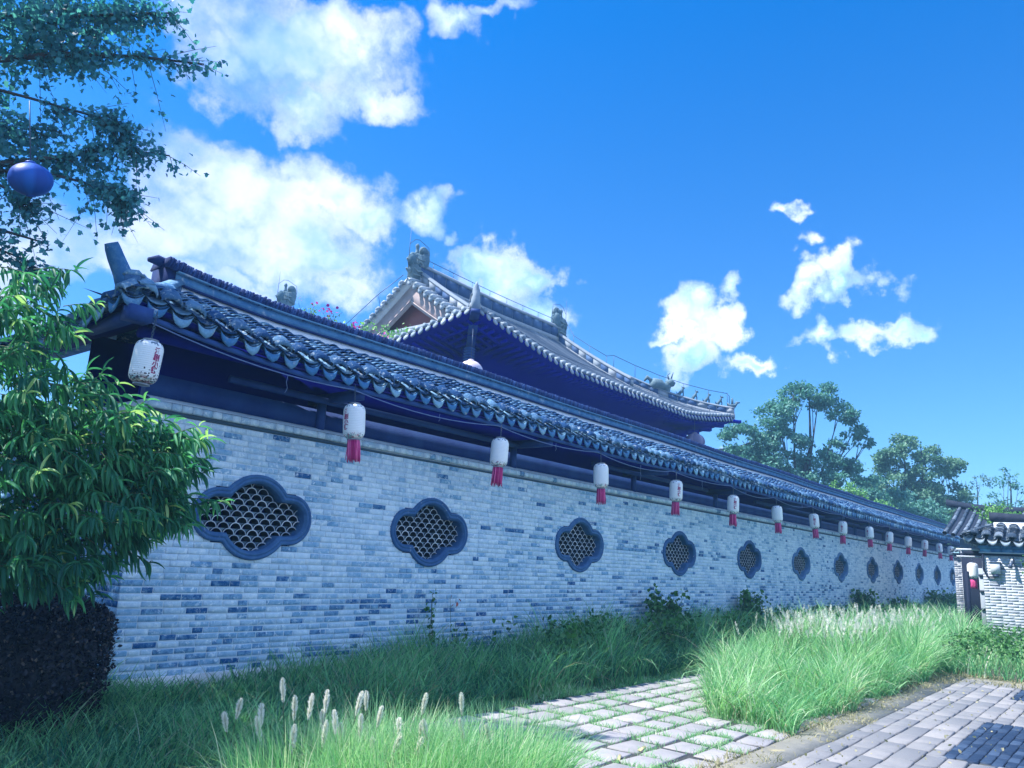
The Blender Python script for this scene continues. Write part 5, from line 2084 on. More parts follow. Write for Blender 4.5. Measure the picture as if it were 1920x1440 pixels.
# ================================================================ VEGETATION
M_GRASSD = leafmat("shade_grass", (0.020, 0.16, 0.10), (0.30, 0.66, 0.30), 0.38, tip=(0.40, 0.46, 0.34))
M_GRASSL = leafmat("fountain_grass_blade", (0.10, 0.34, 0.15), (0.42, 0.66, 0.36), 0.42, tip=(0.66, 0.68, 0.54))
M_PLUME = leafmat("grass_plume", (0.76, 0.72, 0.66), (0.92, 0.88, 0.84), 0.12, 0.8)
M_DRY = leafmat("dry_grass", (0.26, 0.24, 0.14), (0.46, 0.42, 0.28), 0.3, 0.8)
M_PEACH = leafmat("peach_leaf", (0.014, 0.13, 0.10), (0.11, 0.42, 0.18), 0.38, 0.55, tip=(0.42, 0.62, 0.26))
M_MAPLE = leafmat("maple_leaf", (0.02, 0.15, 0.24), (0.10, 0.35, 0.44), 0.5, 0.5)
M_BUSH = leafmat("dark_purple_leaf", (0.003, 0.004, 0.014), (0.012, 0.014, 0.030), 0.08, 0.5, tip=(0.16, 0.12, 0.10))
M_TREE = leafmat("camphor_leaf", (0.022, 0.13, 0.14), (0.14, 0.34, 0.28), 0.3, 0.5)
M_TREE2 = leafmat("autumn_tinged_leaf", (0.025, 0.12, 0.11), (0.17, 0.32, 0.20), 0.3, 0.5)
M_TREE3 = leafmat("far_blue_green_leaf", (0.05, 0.13, 0.15), (0.12, 0.24, 0.22), 0.25, 0.6)
M_WEED = leafmat("weed_leaf", (0.020, 0.095, 0.030), (0.10, 0.27, 0.07), 0.3, 0.5)
M_LIME = leafmat("light_green_leaf", (0.10, 0.30, 0.09), (0.24, 0.48, 0.16), 0.35, 0.5)
M_FLOW = leafmat("magenta_bract", (0.35, 0.02, 0.30), (0.62, 0.08, 0.45), 0.4, 0.6)
M_DEADL = leafmat("dry_red_leaf", (0.22, 0.03, 0.03), (0.40, 0.08, 0.05), 0.3, 0.6)
M_BARK = surf("bark", (0.030, 0.035, 0.045), (0.10, 0.10, 0.11), 8, 0.9, 0.8, 30)
M_TWIG = surf("green_twig", (0.06, 0.10, 0.06), (0.20, 0.20, 0.12), 20, 0.7, 0)


def hu(n, p=1.0):
    a = rng.random(n) * 2 * math.pi
    return np.stack([np.cos(a), np.sin(a)], 1)


def bed(name, n, xr, yr, hfun, mat_, wid, bend=(0.25, 0.8), toward=None, xpow=1.0, keep=None, kind='stuff', label=None, cat=None, parent=None, tone=None):
    x = xr[0] + (xr[1] - xr[0]) * rng.random(n) ** xpow
    y = yr[0] + (yr[1] - yr[0]) * rng.random(n)
    cl_ = np.sin(x * 2.1 + 1.3 * np.sin(y * 2.7)) * np.sin(y * 3.1 + x * 0.7)
    if keep is not None:
        k = keep(x, y, cl_)
        x, y, cl_ = x[k], y[k], cl_[k]
    n = len(x)
    H = hfun(x, y) * (0.50 + 0.72 * rng.random(n) ** 1.2) * (1 + 0.36 * cl_)
    ln = hu(n)
    if toward is not None:
        ln = ln * 0.75 + np.array(toward)[None, :]
        ln /= np.linalg.norm(ln, axis=1, keepdims=True)
    B = bend[0] + (bend[1] - bend[0]) * rng.random(n)
    W = wid * (0.6 + 0.8 * rng.random(n)) * (1 + x / 16.0)
    T = np.clip(0.45 + 0.22 * cl_ + 0.30 * rng.normal(size=n), 0, 1) if tone is None else tone(n)
    o = blades(name, np.stack([x, y, np.zeros(n)], 1), H, ln, B, W, mat_, T, parent, kind)
    if label: tag(o, label, cat)
    return o


# shaded grass at the foot of the wall
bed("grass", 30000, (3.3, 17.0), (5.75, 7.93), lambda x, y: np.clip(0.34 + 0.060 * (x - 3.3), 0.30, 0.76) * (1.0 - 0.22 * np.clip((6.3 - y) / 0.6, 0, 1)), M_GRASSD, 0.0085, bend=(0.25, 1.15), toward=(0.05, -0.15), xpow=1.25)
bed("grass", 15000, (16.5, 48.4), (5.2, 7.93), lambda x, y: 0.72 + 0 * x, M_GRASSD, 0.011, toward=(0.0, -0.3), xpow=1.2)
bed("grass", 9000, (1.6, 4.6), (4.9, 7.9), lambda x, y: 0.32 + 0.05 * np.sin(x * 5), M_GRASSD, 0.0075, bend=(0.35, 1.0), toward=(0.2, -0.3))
bed("grass", 2600, (3.3, 30.0), (5.9, 7.9), lambda x, y: np.clip(0.5 + 0.05 * (x - 3.3), 0.4, 0.95), M_GRASSL, 0.010, bend=(0.5, 1.4), xpow=1.3, tone=lambda n: 0.7 * rng.random(n))
# lit grass between the beds, lawn edge beside the path, dry tufts along the kerb
bed("grass", 9000, (16.0, 30.0), (-0.4, 5.3), lambda x, y: 0.55 + 0.012 * (x - 16), M_GRASSL, 0.009, toward=(-0.1, -0.2))
bed("grass", 4200, (4.0, 13.0), (5.50, 5.86), lambda x, y: 0.10 + 0.05 * np.sin(x * 4.0), M_GRASSL, 0.006, bend=(0.2, 0.9))
bed("dry_grass", 8200, (6.2, 17.5), (2.50, 3.02), lambda x, y: 0.075 + 0.04 * np.sin(x * 3.3) ** 2, M_DRY, 0.006, bend=(0.5, 1.2), keep=lambda x, y, c: (rng.random(len(x)) < 0.35 + 0.5 * (np.sin(x * 2.2) > 0.2)) & (y > 2.62 + 0.15 * np.sin(x * 5)))
bed("dry_grass", 2600, (15.0, 16.6), (-0.5, 2.7), lambda x, y: 0.10 + 0 * x, M_DRY, 0.008, bend=(0.5, 1.2))
# grass in the joints of the path
J = []
for (x0, y0, x1, y1) in PATH_JOINTS:
    m_ = random.choice((2, 14, 40, 80))
    if y0 < 3.4 and random.random() < 0.4: m_ *= 2
    for _ in range(m_):
        s = random.random()
        J.append((x0 + (x1 - x0) * s + random.gauss(0, 0.025), y0 + (y1 - y0) * s + random.gauss(0, 0.022), 0.0))
J = np.array(J)
n = len(J)
blades("joint_grass", J, 0.045 + 0.075 * rng.random(n), hu(n), 0.3 + 0.9 * rng.random(n), 0.006 + 0.005 * rng.random(n), M_GRASSL, np.clip(0.5 + 0.3 * rng.normal(size=n), 0, 1), path, 'stuff', 3)


def spike(n, P, D, ln, w):
    """bottle-brush plumes: many short hairs round a stalk; returns template instances"""
    tv = [(0, 0, 0), (0.5, 0.35, 0), (0, 1, 0), (-0.5, 0.35, 0)]
    A, L, T = [], [], []
    for i in range(len(P)):
        d = D[i] / np.linalg.norm(D[i])
        m_ = n
        s = rng.random(m_)
        prof_ = np.sin(np.clip(s * 0.94 + 0.06, 0, 1) * math.pi) ** 0.6
        r = rand_unit(m_)
        r -= (r @ d)[:, None] * d[None, :]
        r /= np.linalg.norm(r, axis=1, keepdims=True)
        hd = d[None, :] * 0.95 + r * 0.75
        fr = frames(hd, np.cross(hd, r) + 1e-4)
        hl = (w[i] * 0.85) * prof_ * (0.7 + 0.6 * rng.random(m_))
        hw = np.full(m_, w[i] * 0.13)
        A.append(fr * np.stack([hw, hl, hw], 1)[:, None, :])
        L.append(P[i][None, :] + d[None, :] * (s * ln[i])[:, None])
        T.append(np.clip(0.55 + 0.25 * rng.normal(size=m_), 0, 0.92))
    return tv, [(0, 1, 2, 3)], np.concatenate(A), np.concatenate(L), np.concatenate(T)


# fountain grass bed beside the path
def tuss_h(x, y):
    return np.clip(0.50 + 0.045 * (x - 8.2), 0.5, 0.86) * (1.0 - 0.25 * np.clip((3.4 - y) / 0.5, 0, 1))


def tk(x, y, c):
    return (y < 5.25 - 0.25 * np.sin(x * 1.7)) & (y > 2.98 + 0.10 * np.sin(x * 2.9)) & (x > 8.35 + 0.15 * np.sin(y * 4) + 2.5 * np.maximum(0, y - 3.85))


bed("fountain_grass", 32000, (8.1, 17.2), (2.9, 5.3), tuss_h, M_GRASSL, 0.0068, bend=(0.2, 1.15), keep=tk)
bed("fountain_grass", 3000, (8.1, 17.2), (2.9, 5.3), lambda x, y: tuss_h(x, y) * 1.25, M_GRASSL, 0.010, bend=(0.5, 1.5), keep=tk)
bed("dead_grass", 1500, (8.3, 16.0), (2.9, 5.2), lambda x, y: 0.9 * tuss_h(x, y), M_DRY, 0.008, bend=(0.5, 1.6), keep=tk)
bed("dead_grass", 1500, (4.0, 16.0), (5.8, 7.5), lambda x, y: 0.5 + 0 * x, M_DRY, 0.008, bend=(0.4, 1.6))
bed("fountain_grass", 9000, (12.0, 25.0), (3.0, 5.4), lambda x, y: 0.85 + 0 * x, M_GRASSL, 0.009, bend=(0.2, 0.8), toward=(-0.1, -0.1))
PL, PD = [], []
for _ in range(330):
    x = random.choice((random.gauss(13.6, 0.9), random.gauss(13.6, .9), random.gauss(17.0, 1.2), random.uniform(12, 25)))
    if x < 11.6: continue
    y = random.uniform(3.3, 5.0)
    PL.append((x, y, random.uniform(0.62, 0.92)))
    PD.append((random.gauss(-0.3, 0.25), random.gauss(-0.1, 0.25), 1))
PL, PD = np.array(PL), np.array(PD)
o = scatter("grass_plumes", *spike(60, PL, PD, rng.uniform(0.14, 0.22, len(PL)), np.full(len(PL), 0.045))[:4], M_PLUME, None, None, 'stuff')
for _ in range(0): pass
st = MB()
for p_, d_ in zip(PL, PD):
    b0 = Vector(p_) - Vector(d_).normalized() * 0.5
    st.tube([b0, p_], 0.0025, 3, caps=False)
st.build("plume_stalks", M_TWIG, o)

# plumes along the shaded bed
PL = np.array([(random.uniform(7.5, 24), random.uniform(6.1, 7.5), random.uniform(0.60, 0.82)) for _ in range(60)])
PD = np.array([(random.gauss(0.35, 0.3), random.gauss(-0.3, 0.3), 0.8) for _ in range(60)])
scatter("grass_plumes", *spike(45, PL, PD, rng.uniform(0.09, 0.14, 60), np.full(60, 0.022))[:4], M_DRY, None, None, 'stuff')

# foreground tussocks with tall pale plumes
FT = [((3.28, 4.16), 0.36, 1500, "leftmost foreground tussock of fountain grass with the tallest pale plumes", [(3.02, 4.66, .42), (3.05, 4.62, .50), (3.28, 4.46, .60), (3.10, 4.40, .40), (3.40, 4.34, .50), (3.46, 4.25, .55), (3.36, 4.12, .38), (3.20, 4.22, .35), (3.50, 4.30, .42), (3.16, 4.50, .46), (3.33, 4.36, .33), (3.44, 4.10, .45), (3.26, 4.30, .52)]),
      ((3.72, 3.74), 0.40, 2200, "middle foreground tussock of fountain grass with slanting plumes", [(3.66, 4.18, .52), (3.60, 4.05, .42), (3.85, 3.95, .40), (3.80, 3.75, .32), (3.95, 3.85, .36), (3.70, 3.85, .32), (3.58, 4.2, .36), (3.74, 4.05, .46), (3.88, 3.72, .42), (3.62, 3.92, .30)]),
      ((4.30, 3.52), 0.44, 3000, "right foreground tussock of bright green grass at the path edge", [(4.12, 4.02, .50), (4.36, 3.86, .50), (4.22, 3.70, .36), (4.40, 3.62, .34)]),
      ((3.9, 4.25), 0.40, 1500, "low foreground grass tussock behind the plumed ones", [(3.9, 4.35, .50)])]
for (cx, cy), r_, n, lab, pls in FT:
    t_ = thing("fountain_grass", lab, "ornamental grass", (cx, cy, 0), group="foreground fountain grass tussocks")
    rr = r_ * np.sqrt(rng.random(n))
    d_ = hu(n)
    P = np.stack([rr * d_[:, 0] * 1.3, rr * d_[:, 1], np.zeros(n)], 1)
    blades("blades", P, (0.42 + 0.24 * rng.random(n)), d_ * 0.7 + hu(n) * 0.5, 0.15 + 0.75 * rng.random(n), 0.0045 + 0.004 * rng.random(n), M_GRASSL, np.clip(0.6 + 0.3 * rng.normal(size=n), 0, 1), t_, 'stuff')
    for (x, y, z) in pls:
        dd = np.array([[random.gauss(-0.02, 0.20) + (x - cx) * 0.4, random.gauss(0, 0.16), 1.0]])
        p_ = np.array([[x - cx, y - cy, z]])
        sp = spike(380, p_, dd, [random.uniform(0.13, 0.19)], [0.040])
        o = scatter("plume", sp[0], sp[1], sp[2], sp[3], M_PLUME, sp[4], t_)
        sm = MB()
        q = Vector(p_[0])
        dn = Vector(dd[0]).normalized()
        sm.tube([(q.x * 0.4, q.y * 0.4, 0), q - dn * 0.25 + Vector((0, 0, 0)), q, q + dn * 0.12], [0.003, 0.003, 0.0025, 0.001], 4)
        sm.build("stalk", M_TWIG, o)


# ---------------------------------------------------------------- leaves
LEAF6 = ([(0, 0, 0), (0.5, 0.35, 0.10), (0.38, 0.72, 0.06), (0, 1, -0.05), (-0.38, 0.72, 0.06), (-0.5, 0.35, 0.10), (0, 0.4, 0), (0, 0.75, -0.01)],
         [(0, 1, 6), (1, 2, 7, 6), (2, 3, 7), (3, 4, 7), (4, 5, 6, 7), (5, 0, 6)])
MAPLE = ([(0, 0, 0), (0.22, 0.12, 0.02), (0.62, 0.30, 0.06), (0.30, 0.46, 0), (0.34, 0.66, 0), (0, 1.0, -0.06), (-0.34, 0.66, 0), (-0.30, 0.46, 0), (-0.62, 0.30, 0.06), (-0.22, 0.12, 0.02)],
         [(0, 1, 3, 7, 9), (1, 2, 3), (3, 4, 5, 6, 7), (7, 8, 9)])


def leafcloud(name, C, size, mat_, parent, tpl=LEAF6, droop=0.3, wr=0.6, tonev=None, kind='stuff'):
    n = len(C)
    d = rand_unit(n)
    d[:, 2] -= droop
    nr = rand_unit(n) * 0.8
    nr[:, 2] += 0.6
    fr = frames(d, nr)
    s = size * (0.7 + 0.6 * rng.random(n))
    A = fr * np.stack([s * wr, s, s], 1)[:, None, :]
    return scatter(name, tpl[0], tpl[1], A, C, mat_, tonev, parent, kind)


def shell(n, c, r, inner=0.55):
    u = rand_unit(n)
    k = inner + (1 - inner) * rng.random(n) ** 0.6
    return np.array(c)[None, :] + u * k[:, None] * np.array(r)[None, :]


# clipped dark shrub at the wall corner
BX, BY = 2.73, 7.30
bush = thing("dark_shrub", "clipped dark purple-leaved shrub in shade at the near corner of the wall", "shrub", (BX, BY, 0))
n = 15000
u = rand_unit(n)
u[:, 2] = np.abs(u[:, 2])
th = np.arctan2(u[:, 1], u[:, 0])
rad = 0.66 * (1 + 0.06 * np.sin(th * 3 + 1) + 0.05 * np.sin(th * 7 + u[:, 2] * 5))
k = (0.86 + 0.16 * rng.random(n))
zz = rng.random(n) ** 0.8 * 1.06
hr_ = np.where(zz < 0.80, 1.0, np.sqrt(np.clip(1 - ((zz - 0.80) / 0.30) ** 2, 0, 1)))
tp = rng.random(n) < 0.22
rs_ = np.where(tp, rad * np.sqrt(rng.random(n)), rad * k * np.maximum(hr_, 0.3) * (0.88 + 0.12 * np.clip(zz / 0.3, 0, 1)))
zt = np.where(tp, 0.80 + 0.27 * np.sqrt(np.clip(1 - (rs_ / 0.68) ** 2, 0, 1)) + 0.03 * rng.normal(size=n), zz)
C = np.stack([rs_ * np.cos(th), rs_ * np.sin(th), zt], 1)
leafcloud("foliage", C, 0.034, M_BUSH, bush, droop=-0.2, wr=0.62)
mb = MB()
mb.lathe((0, 0, 0), [(0.42, 0.02), (0.54, 0.2), (0.56, 0.75), (0.4, 0.92), (0, 0.98)], 18)
mb.build("inner_mass", M_BUSH, bush)
mb = MB()
for i in range(10):
    a = i * 0.63
    mb.tube([(0, 0, 0), (0.2 * math.cos(a), 0.2 * math.sin(a), 0.3), (0.45 * math.cos(a), 0.45 * math.sin(a), 0.7)], [0.015, 0.01, 0.005], 5)
mb.build("stem", M_BARK, bush)
# a low shaded shrub further back on the left so the corner stays dense
C = shell(5000, (1.35, 8.3, 0.65), (0.95, 0.8, 0.75))
o = leafcloud("dark_shrub", C, 0.05, M_BUSH, None, kind=None)
tag(o, "second dark shrub behind the clipped one, mostly out of frame at left", "shrub")

# peach tree: drooping lance leaves in whorls on long shoots
peach = thing("peach_tree", "peach tree with drooping narrow green leaves in front of the wall corner", "tree", (1.35, 6.55, 0))
PB = np.array([1.35, 6.55, 0])
EL = [((1.72, 6.00, 2.85), (0.42, 0.45, 0.62), 1.0), ((1.70, 6.05, 2.1), (0.55, 0.5, 0.65), 1.5), ((2.22, 5.90, 2.30), (0.42, 0.40, 0.46), 1.2),
      ((2.62, 5.76, 2.18), (0.40, 0.36, 0.28), 0.85), ((2.45, 5.85, 1.78), (0.58, 0.42, 0.34), 1.3), ((2.80, 5.66, 1.92), (0.28, 0.28, 0.22), 0.45), ((2.05, 6.0, 1.42), (0.55, 0.42, 0.26), 0.7), ((1.6, 6.0, 1.5), (0.5, 0.5, 0.4), 0.8)]
shoots = []
tw = sum(e[2] for e in EL)
NS_ = 480
for c, r, w in EL:
    for _ in range(int(NS_ * w / tw)):
        p_ = shell(1, c, r, 0.25)[0]
        out = np.array([p_[0] - 1.35, p_[1] - 6.55, 0.0])
        out /= np.linalg.norm(out) + 1e-6
        d_ = out * 0.8 + rng.normal(size=3) * 0.35 + np.array([0, 0, 0.15])
        shoots.append((p_, d_ / np.linalg.norm(d_), rng.uniform(0.20, 0.36)))
# lance leaf template: curved, folded along the midrib
lv, lf = [], []
sg = 5
for i in range(sg + 1):
    s = i / sg
    w = 0.5 * math.sin(math.pi * min(1, s * 0.93 + 0.05)) ** 0.8 if i < sg else 0.02
    y = s - 0.10 * s * s
    z = -0.42 * s * s
    lv += [(-w, y, z + 0.16 * w), (0, y, z - 0.02), (w, y, z + 0.16 * w)]
for i in range(sg):
    for k in (0, 1):
        lf.append((i * 3 + k, i * 3 + k + 1, i * 3 + 3 + k + 1, i * 3 + 3 + k))
A, L, T = [], [], []
tb = MB()
for p_, d_, ln in shoots:
    m_ = int(rng.integers(13, 20))
    tn0 = rng.random() * 0.5
    pts = [p_ + d_ * (ln * s) + np.array([0, 0, -0.18 * ln * s * s]) for s in (0, 0.35, 0.7, 1.0)]
    tb.tube([tuple(q - PB) for q in pts], [0.0035, 0.003, 0.0022, 0.0012], 4, caps=False)
    for k in range(m_):
        s = 0.12 + 0.88 * (k / m_) ** 0.8
        b0 = p_ + d_ * (ln * s) + np.array([0, 0, -0.18 * ln * s * s])
        a = k * 2.4 + rng.random()
        side = np.array([math.cos(a), math.sin(a), 0.0])
        dd = side * 0.62 + d_ * 0.45 + np.array([0, 0, -0.55 + 0.75 * (s > 0.85)]) + rng.normal(size=3) * 0.18
        dd /= np.linalg.norm(dd)
        nr = np.array([0, 0, 1.0]) + side * 0.6
        fr = frames(dd[None], nr[None])[0]
        le = rng.uniform(0.105, 0.178) * (0.75 + 0.25 * math.sin(math.pi * s))
        A.append(fr * np.array([le * 0.170, le * 1.12, le * 1.12])[None, :])
        L.append(b0 - PB)
        T.append(min(1.0, max(0, tn0 + 0.35 * rng.random() + (0.30 if s > 0.8 and tn0 > 0.3 else 0))))
A, L, T = np.array(A), np.array(L), np.array(T)
order = np.argsort(np.linalg.norm(L + PB - np.array([0.0, 0.0, 1.6]), axis=1) - 0.6 * np.linalg.norm(A[:, :, 1], axis=1) * 4)
vis = [i for i in order if (L[i] + PB)[0] > 1.75][:300]
LM = [mesh_np("leaf", np.array(lv), [j for f in lf for j in f], [4] * len(lf), M_PEACH, None, np.full(len(lv), q)) for q in (0.1, 0.3, 0.5, 0.7, 0.97)]
for i in vis:
    o = bpy.data.objects.new("leaf", LM[int(min(4, T[i] * 5))])
    link(o, peach)
    o.matrix_basis = Matrix(((*A[i][0], L[i][0]), (*A[i][1], L[i][1]), (*A[i][2], L[i][2]), (0, 0, 0, 1)))
msk = np.ones(len(L), bool)
msk[vis] = False
scatter("foliage", lv, lf, A[msk], L[msk], M_PEACH, T[msk], peach, 'stuff')
tb.build("twig", M_TWIG, peach, kind='stuff')
mb = MB()
mb.tube([(0, 0, 0), (0.03, -0.02, 0.7), (-0.02, 0.0, 1.3), (0.0, -0.1, 1.9), (0.1, -0.25, 2.5), (0.3, -0.5, 3.1)], [0.085, 0.07, 0.06, 0.045, 0.03, 0.012], 9)
mb.build("trunk", M_BARK, peach)
for pts in ([(-0.02, 0.0, 1.2), (0.35, -0.25, 1.6), (0.85, -0.5, 1.85), (1.4, -0.8, 2.05)], [(0, -0.05, 1.0), (0.4, -0.25, 1.3), (0.9, -0.55, 1.45), (1.45, -0.9, 1.75)],
            [(0.0, -0.1, 1.8), (0.4, -0.35, 2.2), (0.9, -0.6, 2.45)], [(0, 0, 0.9), (0.3, -0.25, 1.15), (0.75, -0.45, 1.25)]):
    mb = MB()
    mb.tube(pts, [0.035, 0.022, 0.012, 0.006][:len(pts)], 7)
    mb.build("branch", M_BARK, peach)

# maple overhead at upper left
TX, TY = -0.4, 10.6
maple = thing("maple_tree", "tall maple reaching in from the left with small lobed leaves", "tree", (TX, TY, 0))
TB = np.array([TX, TY, 0])
mb = MB()
mb.tube([(0, 0, 0), (0.05, 0, 1.5), (0.0, 0.1, 3.2), (0.1, 0.0, 5.0), (0.2, 0.0, 7.5)], [0.24, 0.20, 0.17, 0.13, 0.05], 12)
mb.build("trunk", M_BARK, maple)
BR = [[(0.0, 10.3, 4.2), (1.2, 9.2, 4.9), (1.9, 8.35, 4.95), (2.5, 7.95, 5.22), (2.85, 7.75, 5.42), (3.30, 7.42, 5.45)],
      [(1.9, 8.35, 4.95), (2.5, 7.9, 5.0), (2.95, 7.6, 4.95), (3.0, 7.55, 4.88)],
      [(0.0, 10.4, 3.9), (1.1, 9.2, 4.0), (1.75, 8.4, 4.25), (2.05, 8.0, 4.32), (2.45, 7.85, 4.28)],
      [(1.75, 8.4, 4.25), (2.0, 8.15, 4.2), (2.35, 7.95, 4.1), (2.45, 7.9, 4.02)],
      [(0.1, 10.4, 5.0), (1.4, 9.0, 6.0), (2.35, 8.1, 6.35), (2.9, 7.55, 6.42), (3.35, 7.10, 6.42)],
      [(1.4, 9.0, 6.0), (2.2, 8.3, 5.85), (2.75, 7.8, 5.72), (2.95, 7.7, 5.66)],
      [(0.1, 10.4, 5.5), (1.3, 9.2, 6.6), (2.3, 8.2, 6.8), (3.05, 7.35, 6.95)],
      [(1.9, 8.35, 4.95), (2.2, 8.1, 4.75), (2.3, 7.95, 4.6)], [(1.2, 9.2, 4.9), (1.9, 8.6, 5.4), (2.4, 8.1, 5.55)]]
LC = []
for bi, pts in enumerate(BR):
    mb = MB()
    P = [Vector(p_) - Vector(TB) for p_ in pts]
    mb.tube(P, [0.05 * (1 - 0.85 * i / (len(P) - 1)) * (1 if bi in (0, 4, 6, 2) else 0.4) for i in range(len(P))], 6)
    mb.build("branch", M_BARK, maple)
    dens = (1.3, 1.0, 0.55, 0.35, 1.0, 1.0, 1.6, 0.5, 0.9)[bi]
    tws = MB()
    for k in range(int(60 * dens)):
        f = random.uniform(0.42, 1.0)
        i = min(len(P) - 2, int(f * (len(P) - 1)))
        q = P[i].lerp(P[i + 1], f * (len(P) - 1) - i)
        d_ = (P[-1] - P[-2]).normalized() * 0.7 + Vector((random.gauss(0, 0.6), random.gauss(0, 0.6), random.gauss(-0.25, 0.75)))
        ln = random.uniform(0.12, 0.46) * (1.1 - 0.5 * f)
        e_ = q + d_ * ln + Vector((0, 0, -0.04))
        tws.tube([q, (q + e_) / 2 + Vector((0, 0, 0.015)), e_], [0.004, 0.003, 0.0015], 4, caps=False)
        for _ in range(random.randint(9, 17)):
            s = random.random()
            LC.append(q.lerp(e_, s) + Vector([random.gauss(0, 0.040) for _ in range(3)]))
    tws.build("twig", M_BARK, maple, kind='stuff')
LC = np.array([tuple(v) for v in LC])
leafcloud("foliage", LC, 0.054, M_MAPLE, maple, MAPLE, droop=0.75, wr=0.9)
C = np.concatenate([shell(n_, c, r, 0.2) for c, r, n_ in (((2.05, 8.55, 7.0), (0.75, 0.6, 0.75), 1700), ((2.35, 8.2, 6.55), (0.55, 0.5, 0.35), 700), ((1.75, 8.75, 6.1), (0.6, 0.5, 0.5), 900), ((1.95, 8.35, 4.55), (0.25, 0.3, 0.4), 420), ((2.1, 8.25, 5.3), (0.35, 0.3, 0.3), 380), ((2.6, 8.0, 7.2), (0.5, 0.5, 0.5), 750))])
leafcloud("foliage", C - TB, 0.064, M_MAPLE, maple, MAPLE, droop=0.6, wr=0.9)
C = np.concatenate([shell(n_, c, r, 0.3) for c, r, n_ in (((-0.6, 10.4, 6.6), (2.3, 2.2, 1.9), 9000), ((0.3, 12.4, 6.2), (2.2, 1.8, 1.8), 7000), ((0.0, 9.4, 5.4), (1.5, 1.5, 1.2), 4000))])
C = C[C[:, 0] < C[:, 1] / 3.9]  # unseen part of the crown, added to shade the wall's near end
leafcloud("foliage", C - TB, 0.13, M_MAPLE, maple, MAPLE, droop=0.5, wr=0.9)  # added unseen crown foliage, shades the wall's near end


# ---------------------------------------------------------------- trees beyond the wall
def tree(name, label, base, blobs, mat_, leaf, dens, trunk_r, group=None, wr=0.6, cat="tree"):
    t_ = thing(name, label, cat, (base[0], base[1], 0), group)
    B = np.array([base[0], base[1], 0.0])
    mb_ = MB()
    top = max(b_[0][2] for b_ in blobs)
    cx = sum(b_[0][0] for b_ in blobs) / len(blobs) - base[0]
    cy = sum(b_[0][1] for b_ in blobs) / len(blobs) - base[1]
    zf = min(b_[0][2] for b_ in blobs)
    mb_.tube([(0, 0, 0), (cx * .2, cy * .2, zf * .5), (cx * .5, cy * .5, zf), (cx, cy, (zf + top) / 2), (cx, cy, top)], [trunk_r, trunk_r * .8, trunk_r * .6, trunk_r * .3, trunk_r * .1], 8)
    mb_.build("trunk", M_BARK, t_)
    Cs = []
    for c, r in blobs:
        mb_ = MB()
        s = Vector((cx * .4, cy * .4, zf * .8))
        e = Vector(c) - Vector(B)
        m_ = s.lerp(e, 0.5) + Vector((random.uniform(-.3, .3), random.uniform(-.3, .3), -0.1 * (e - s).length))
        mb_.tube([s, m_, e], [trunk_r * .4, trunk_r * .22, trunk_r * .06], 6)
        for _ in range(3):
            q = Vector(tuple(shell(1, e, (r * .8,) * 3, .6)[0]))
            mb_.tube([m_.lerp(e, random.uniform(.3, 1)), q], [trunk_r * .1, trunk_r * .03], 4, caps=False)
        mb_.build("limb", M_BARK, t_)
        ns = max(8, int(15 * r))
        for _ in range(ns):
            q = shell(1, c, (r * .85, r * .85, r * .65), 0.55)[0]
            rr = r * random.uniform(0.28, 0.50)
            Cs.append(shell(int(dens * rr * rr * 340), q, (rr, rr, rr * .6), 0.1))
    C_ = np.concatenate(Cs) - B
    tv = np.clip(0.35 + 0.35 * np.repeat(rng.random(len(Cs)), [len(c_) for c_ in Cs]) + 0.3 * (rng.random(len(C_))), 0, 1)
    leafcloud("crown", C_, leaf, mat_, t_, droop=0.1, wr=wr, tonev=tv)
    return t_


tree("camphor_tree", "large airy green tree nearest the hall, tallest of those beyond the wall", (42.6, 15.0),
     [((40.6, 16.6, 8.6), 1.4), ((40.9, 15.9, 7.2), 1.5), ((41.6, 15.0, 10.0), 1.3), ((41.9, 14.2, 11.3), 0.95), ((42.8, 13.1, 11.2), 1.1), ((43.3, 12.2, 10.2), 1.0), ((41.8, 14.7, 8.6), 1.3),
      ((43.3, 12.6, 8.3), 0.9), ((43.8, 11.7, 9.2), 0.8), ((42.4, 13.9, 7.0), 1.3), ((43.5, 12.2, 6.9), 1.3), ((42.0, 15.6, 6.1), 1.4), ((44.4, 11.2, 8.8), .6), ((44.2, 11.3, 6.3), 1.2), ((42.9, 13.4, 5.6), 1.3)], M_TREE, 0.17, 1.2, 0.28)
tree("broad_tree", "second green tree beyond the wall with a rounded olive tinged crown", (54.0, 11.0),
     [((54.3, 11.4, 10.1), 1.0), ((53.9, 12.0, 8.9), 1.3), ((55.2, 10.3, 9.4), 1.0), ((56.3, 9.2, 8.9), 1.1), ((55.0, 10.6, 7.9), 1.4), ((53.4, 12.5, 7.3), 1.4), ((54.9, 10.6, 6.3), 1.5), ((56.2, 9.4, 7.2), 1.3), ((55.9, 9.4, 5.6), 1.5), ((53.6, 11.8, 5.6), 1.5), ((57.0, 8.7, 5.8), 1.2)], M_TREE2, 0.20, 1.1, 0.26)
tree("small_tree", "fresh light green treetop showing low above the roof between two big trees", (37.0, 9.8),
     [((37.6, 10.6, 5.6), 0.6), ((38.2, 10.2, 5.2), 0.55), ((38.6, 9.7, 4.9), 0.6), ((39.4, 9.3, 4.7), 0.6)], M_LIME, 0.12, 1.4, 0.12)
tree("small_tree", "rounded green tree low above the far end of the long roof", (46.0, 10.0),
     [((46.5, 10.6, 5.6), 1.3), ((48.0, 9.9, 5.4), 1.3), ((49.6, 9.3, 5.0), 1.2), ((51.0, 9.0, 4.6), 1.2)], M_TREE, 0.17, 1.2, 0.2)
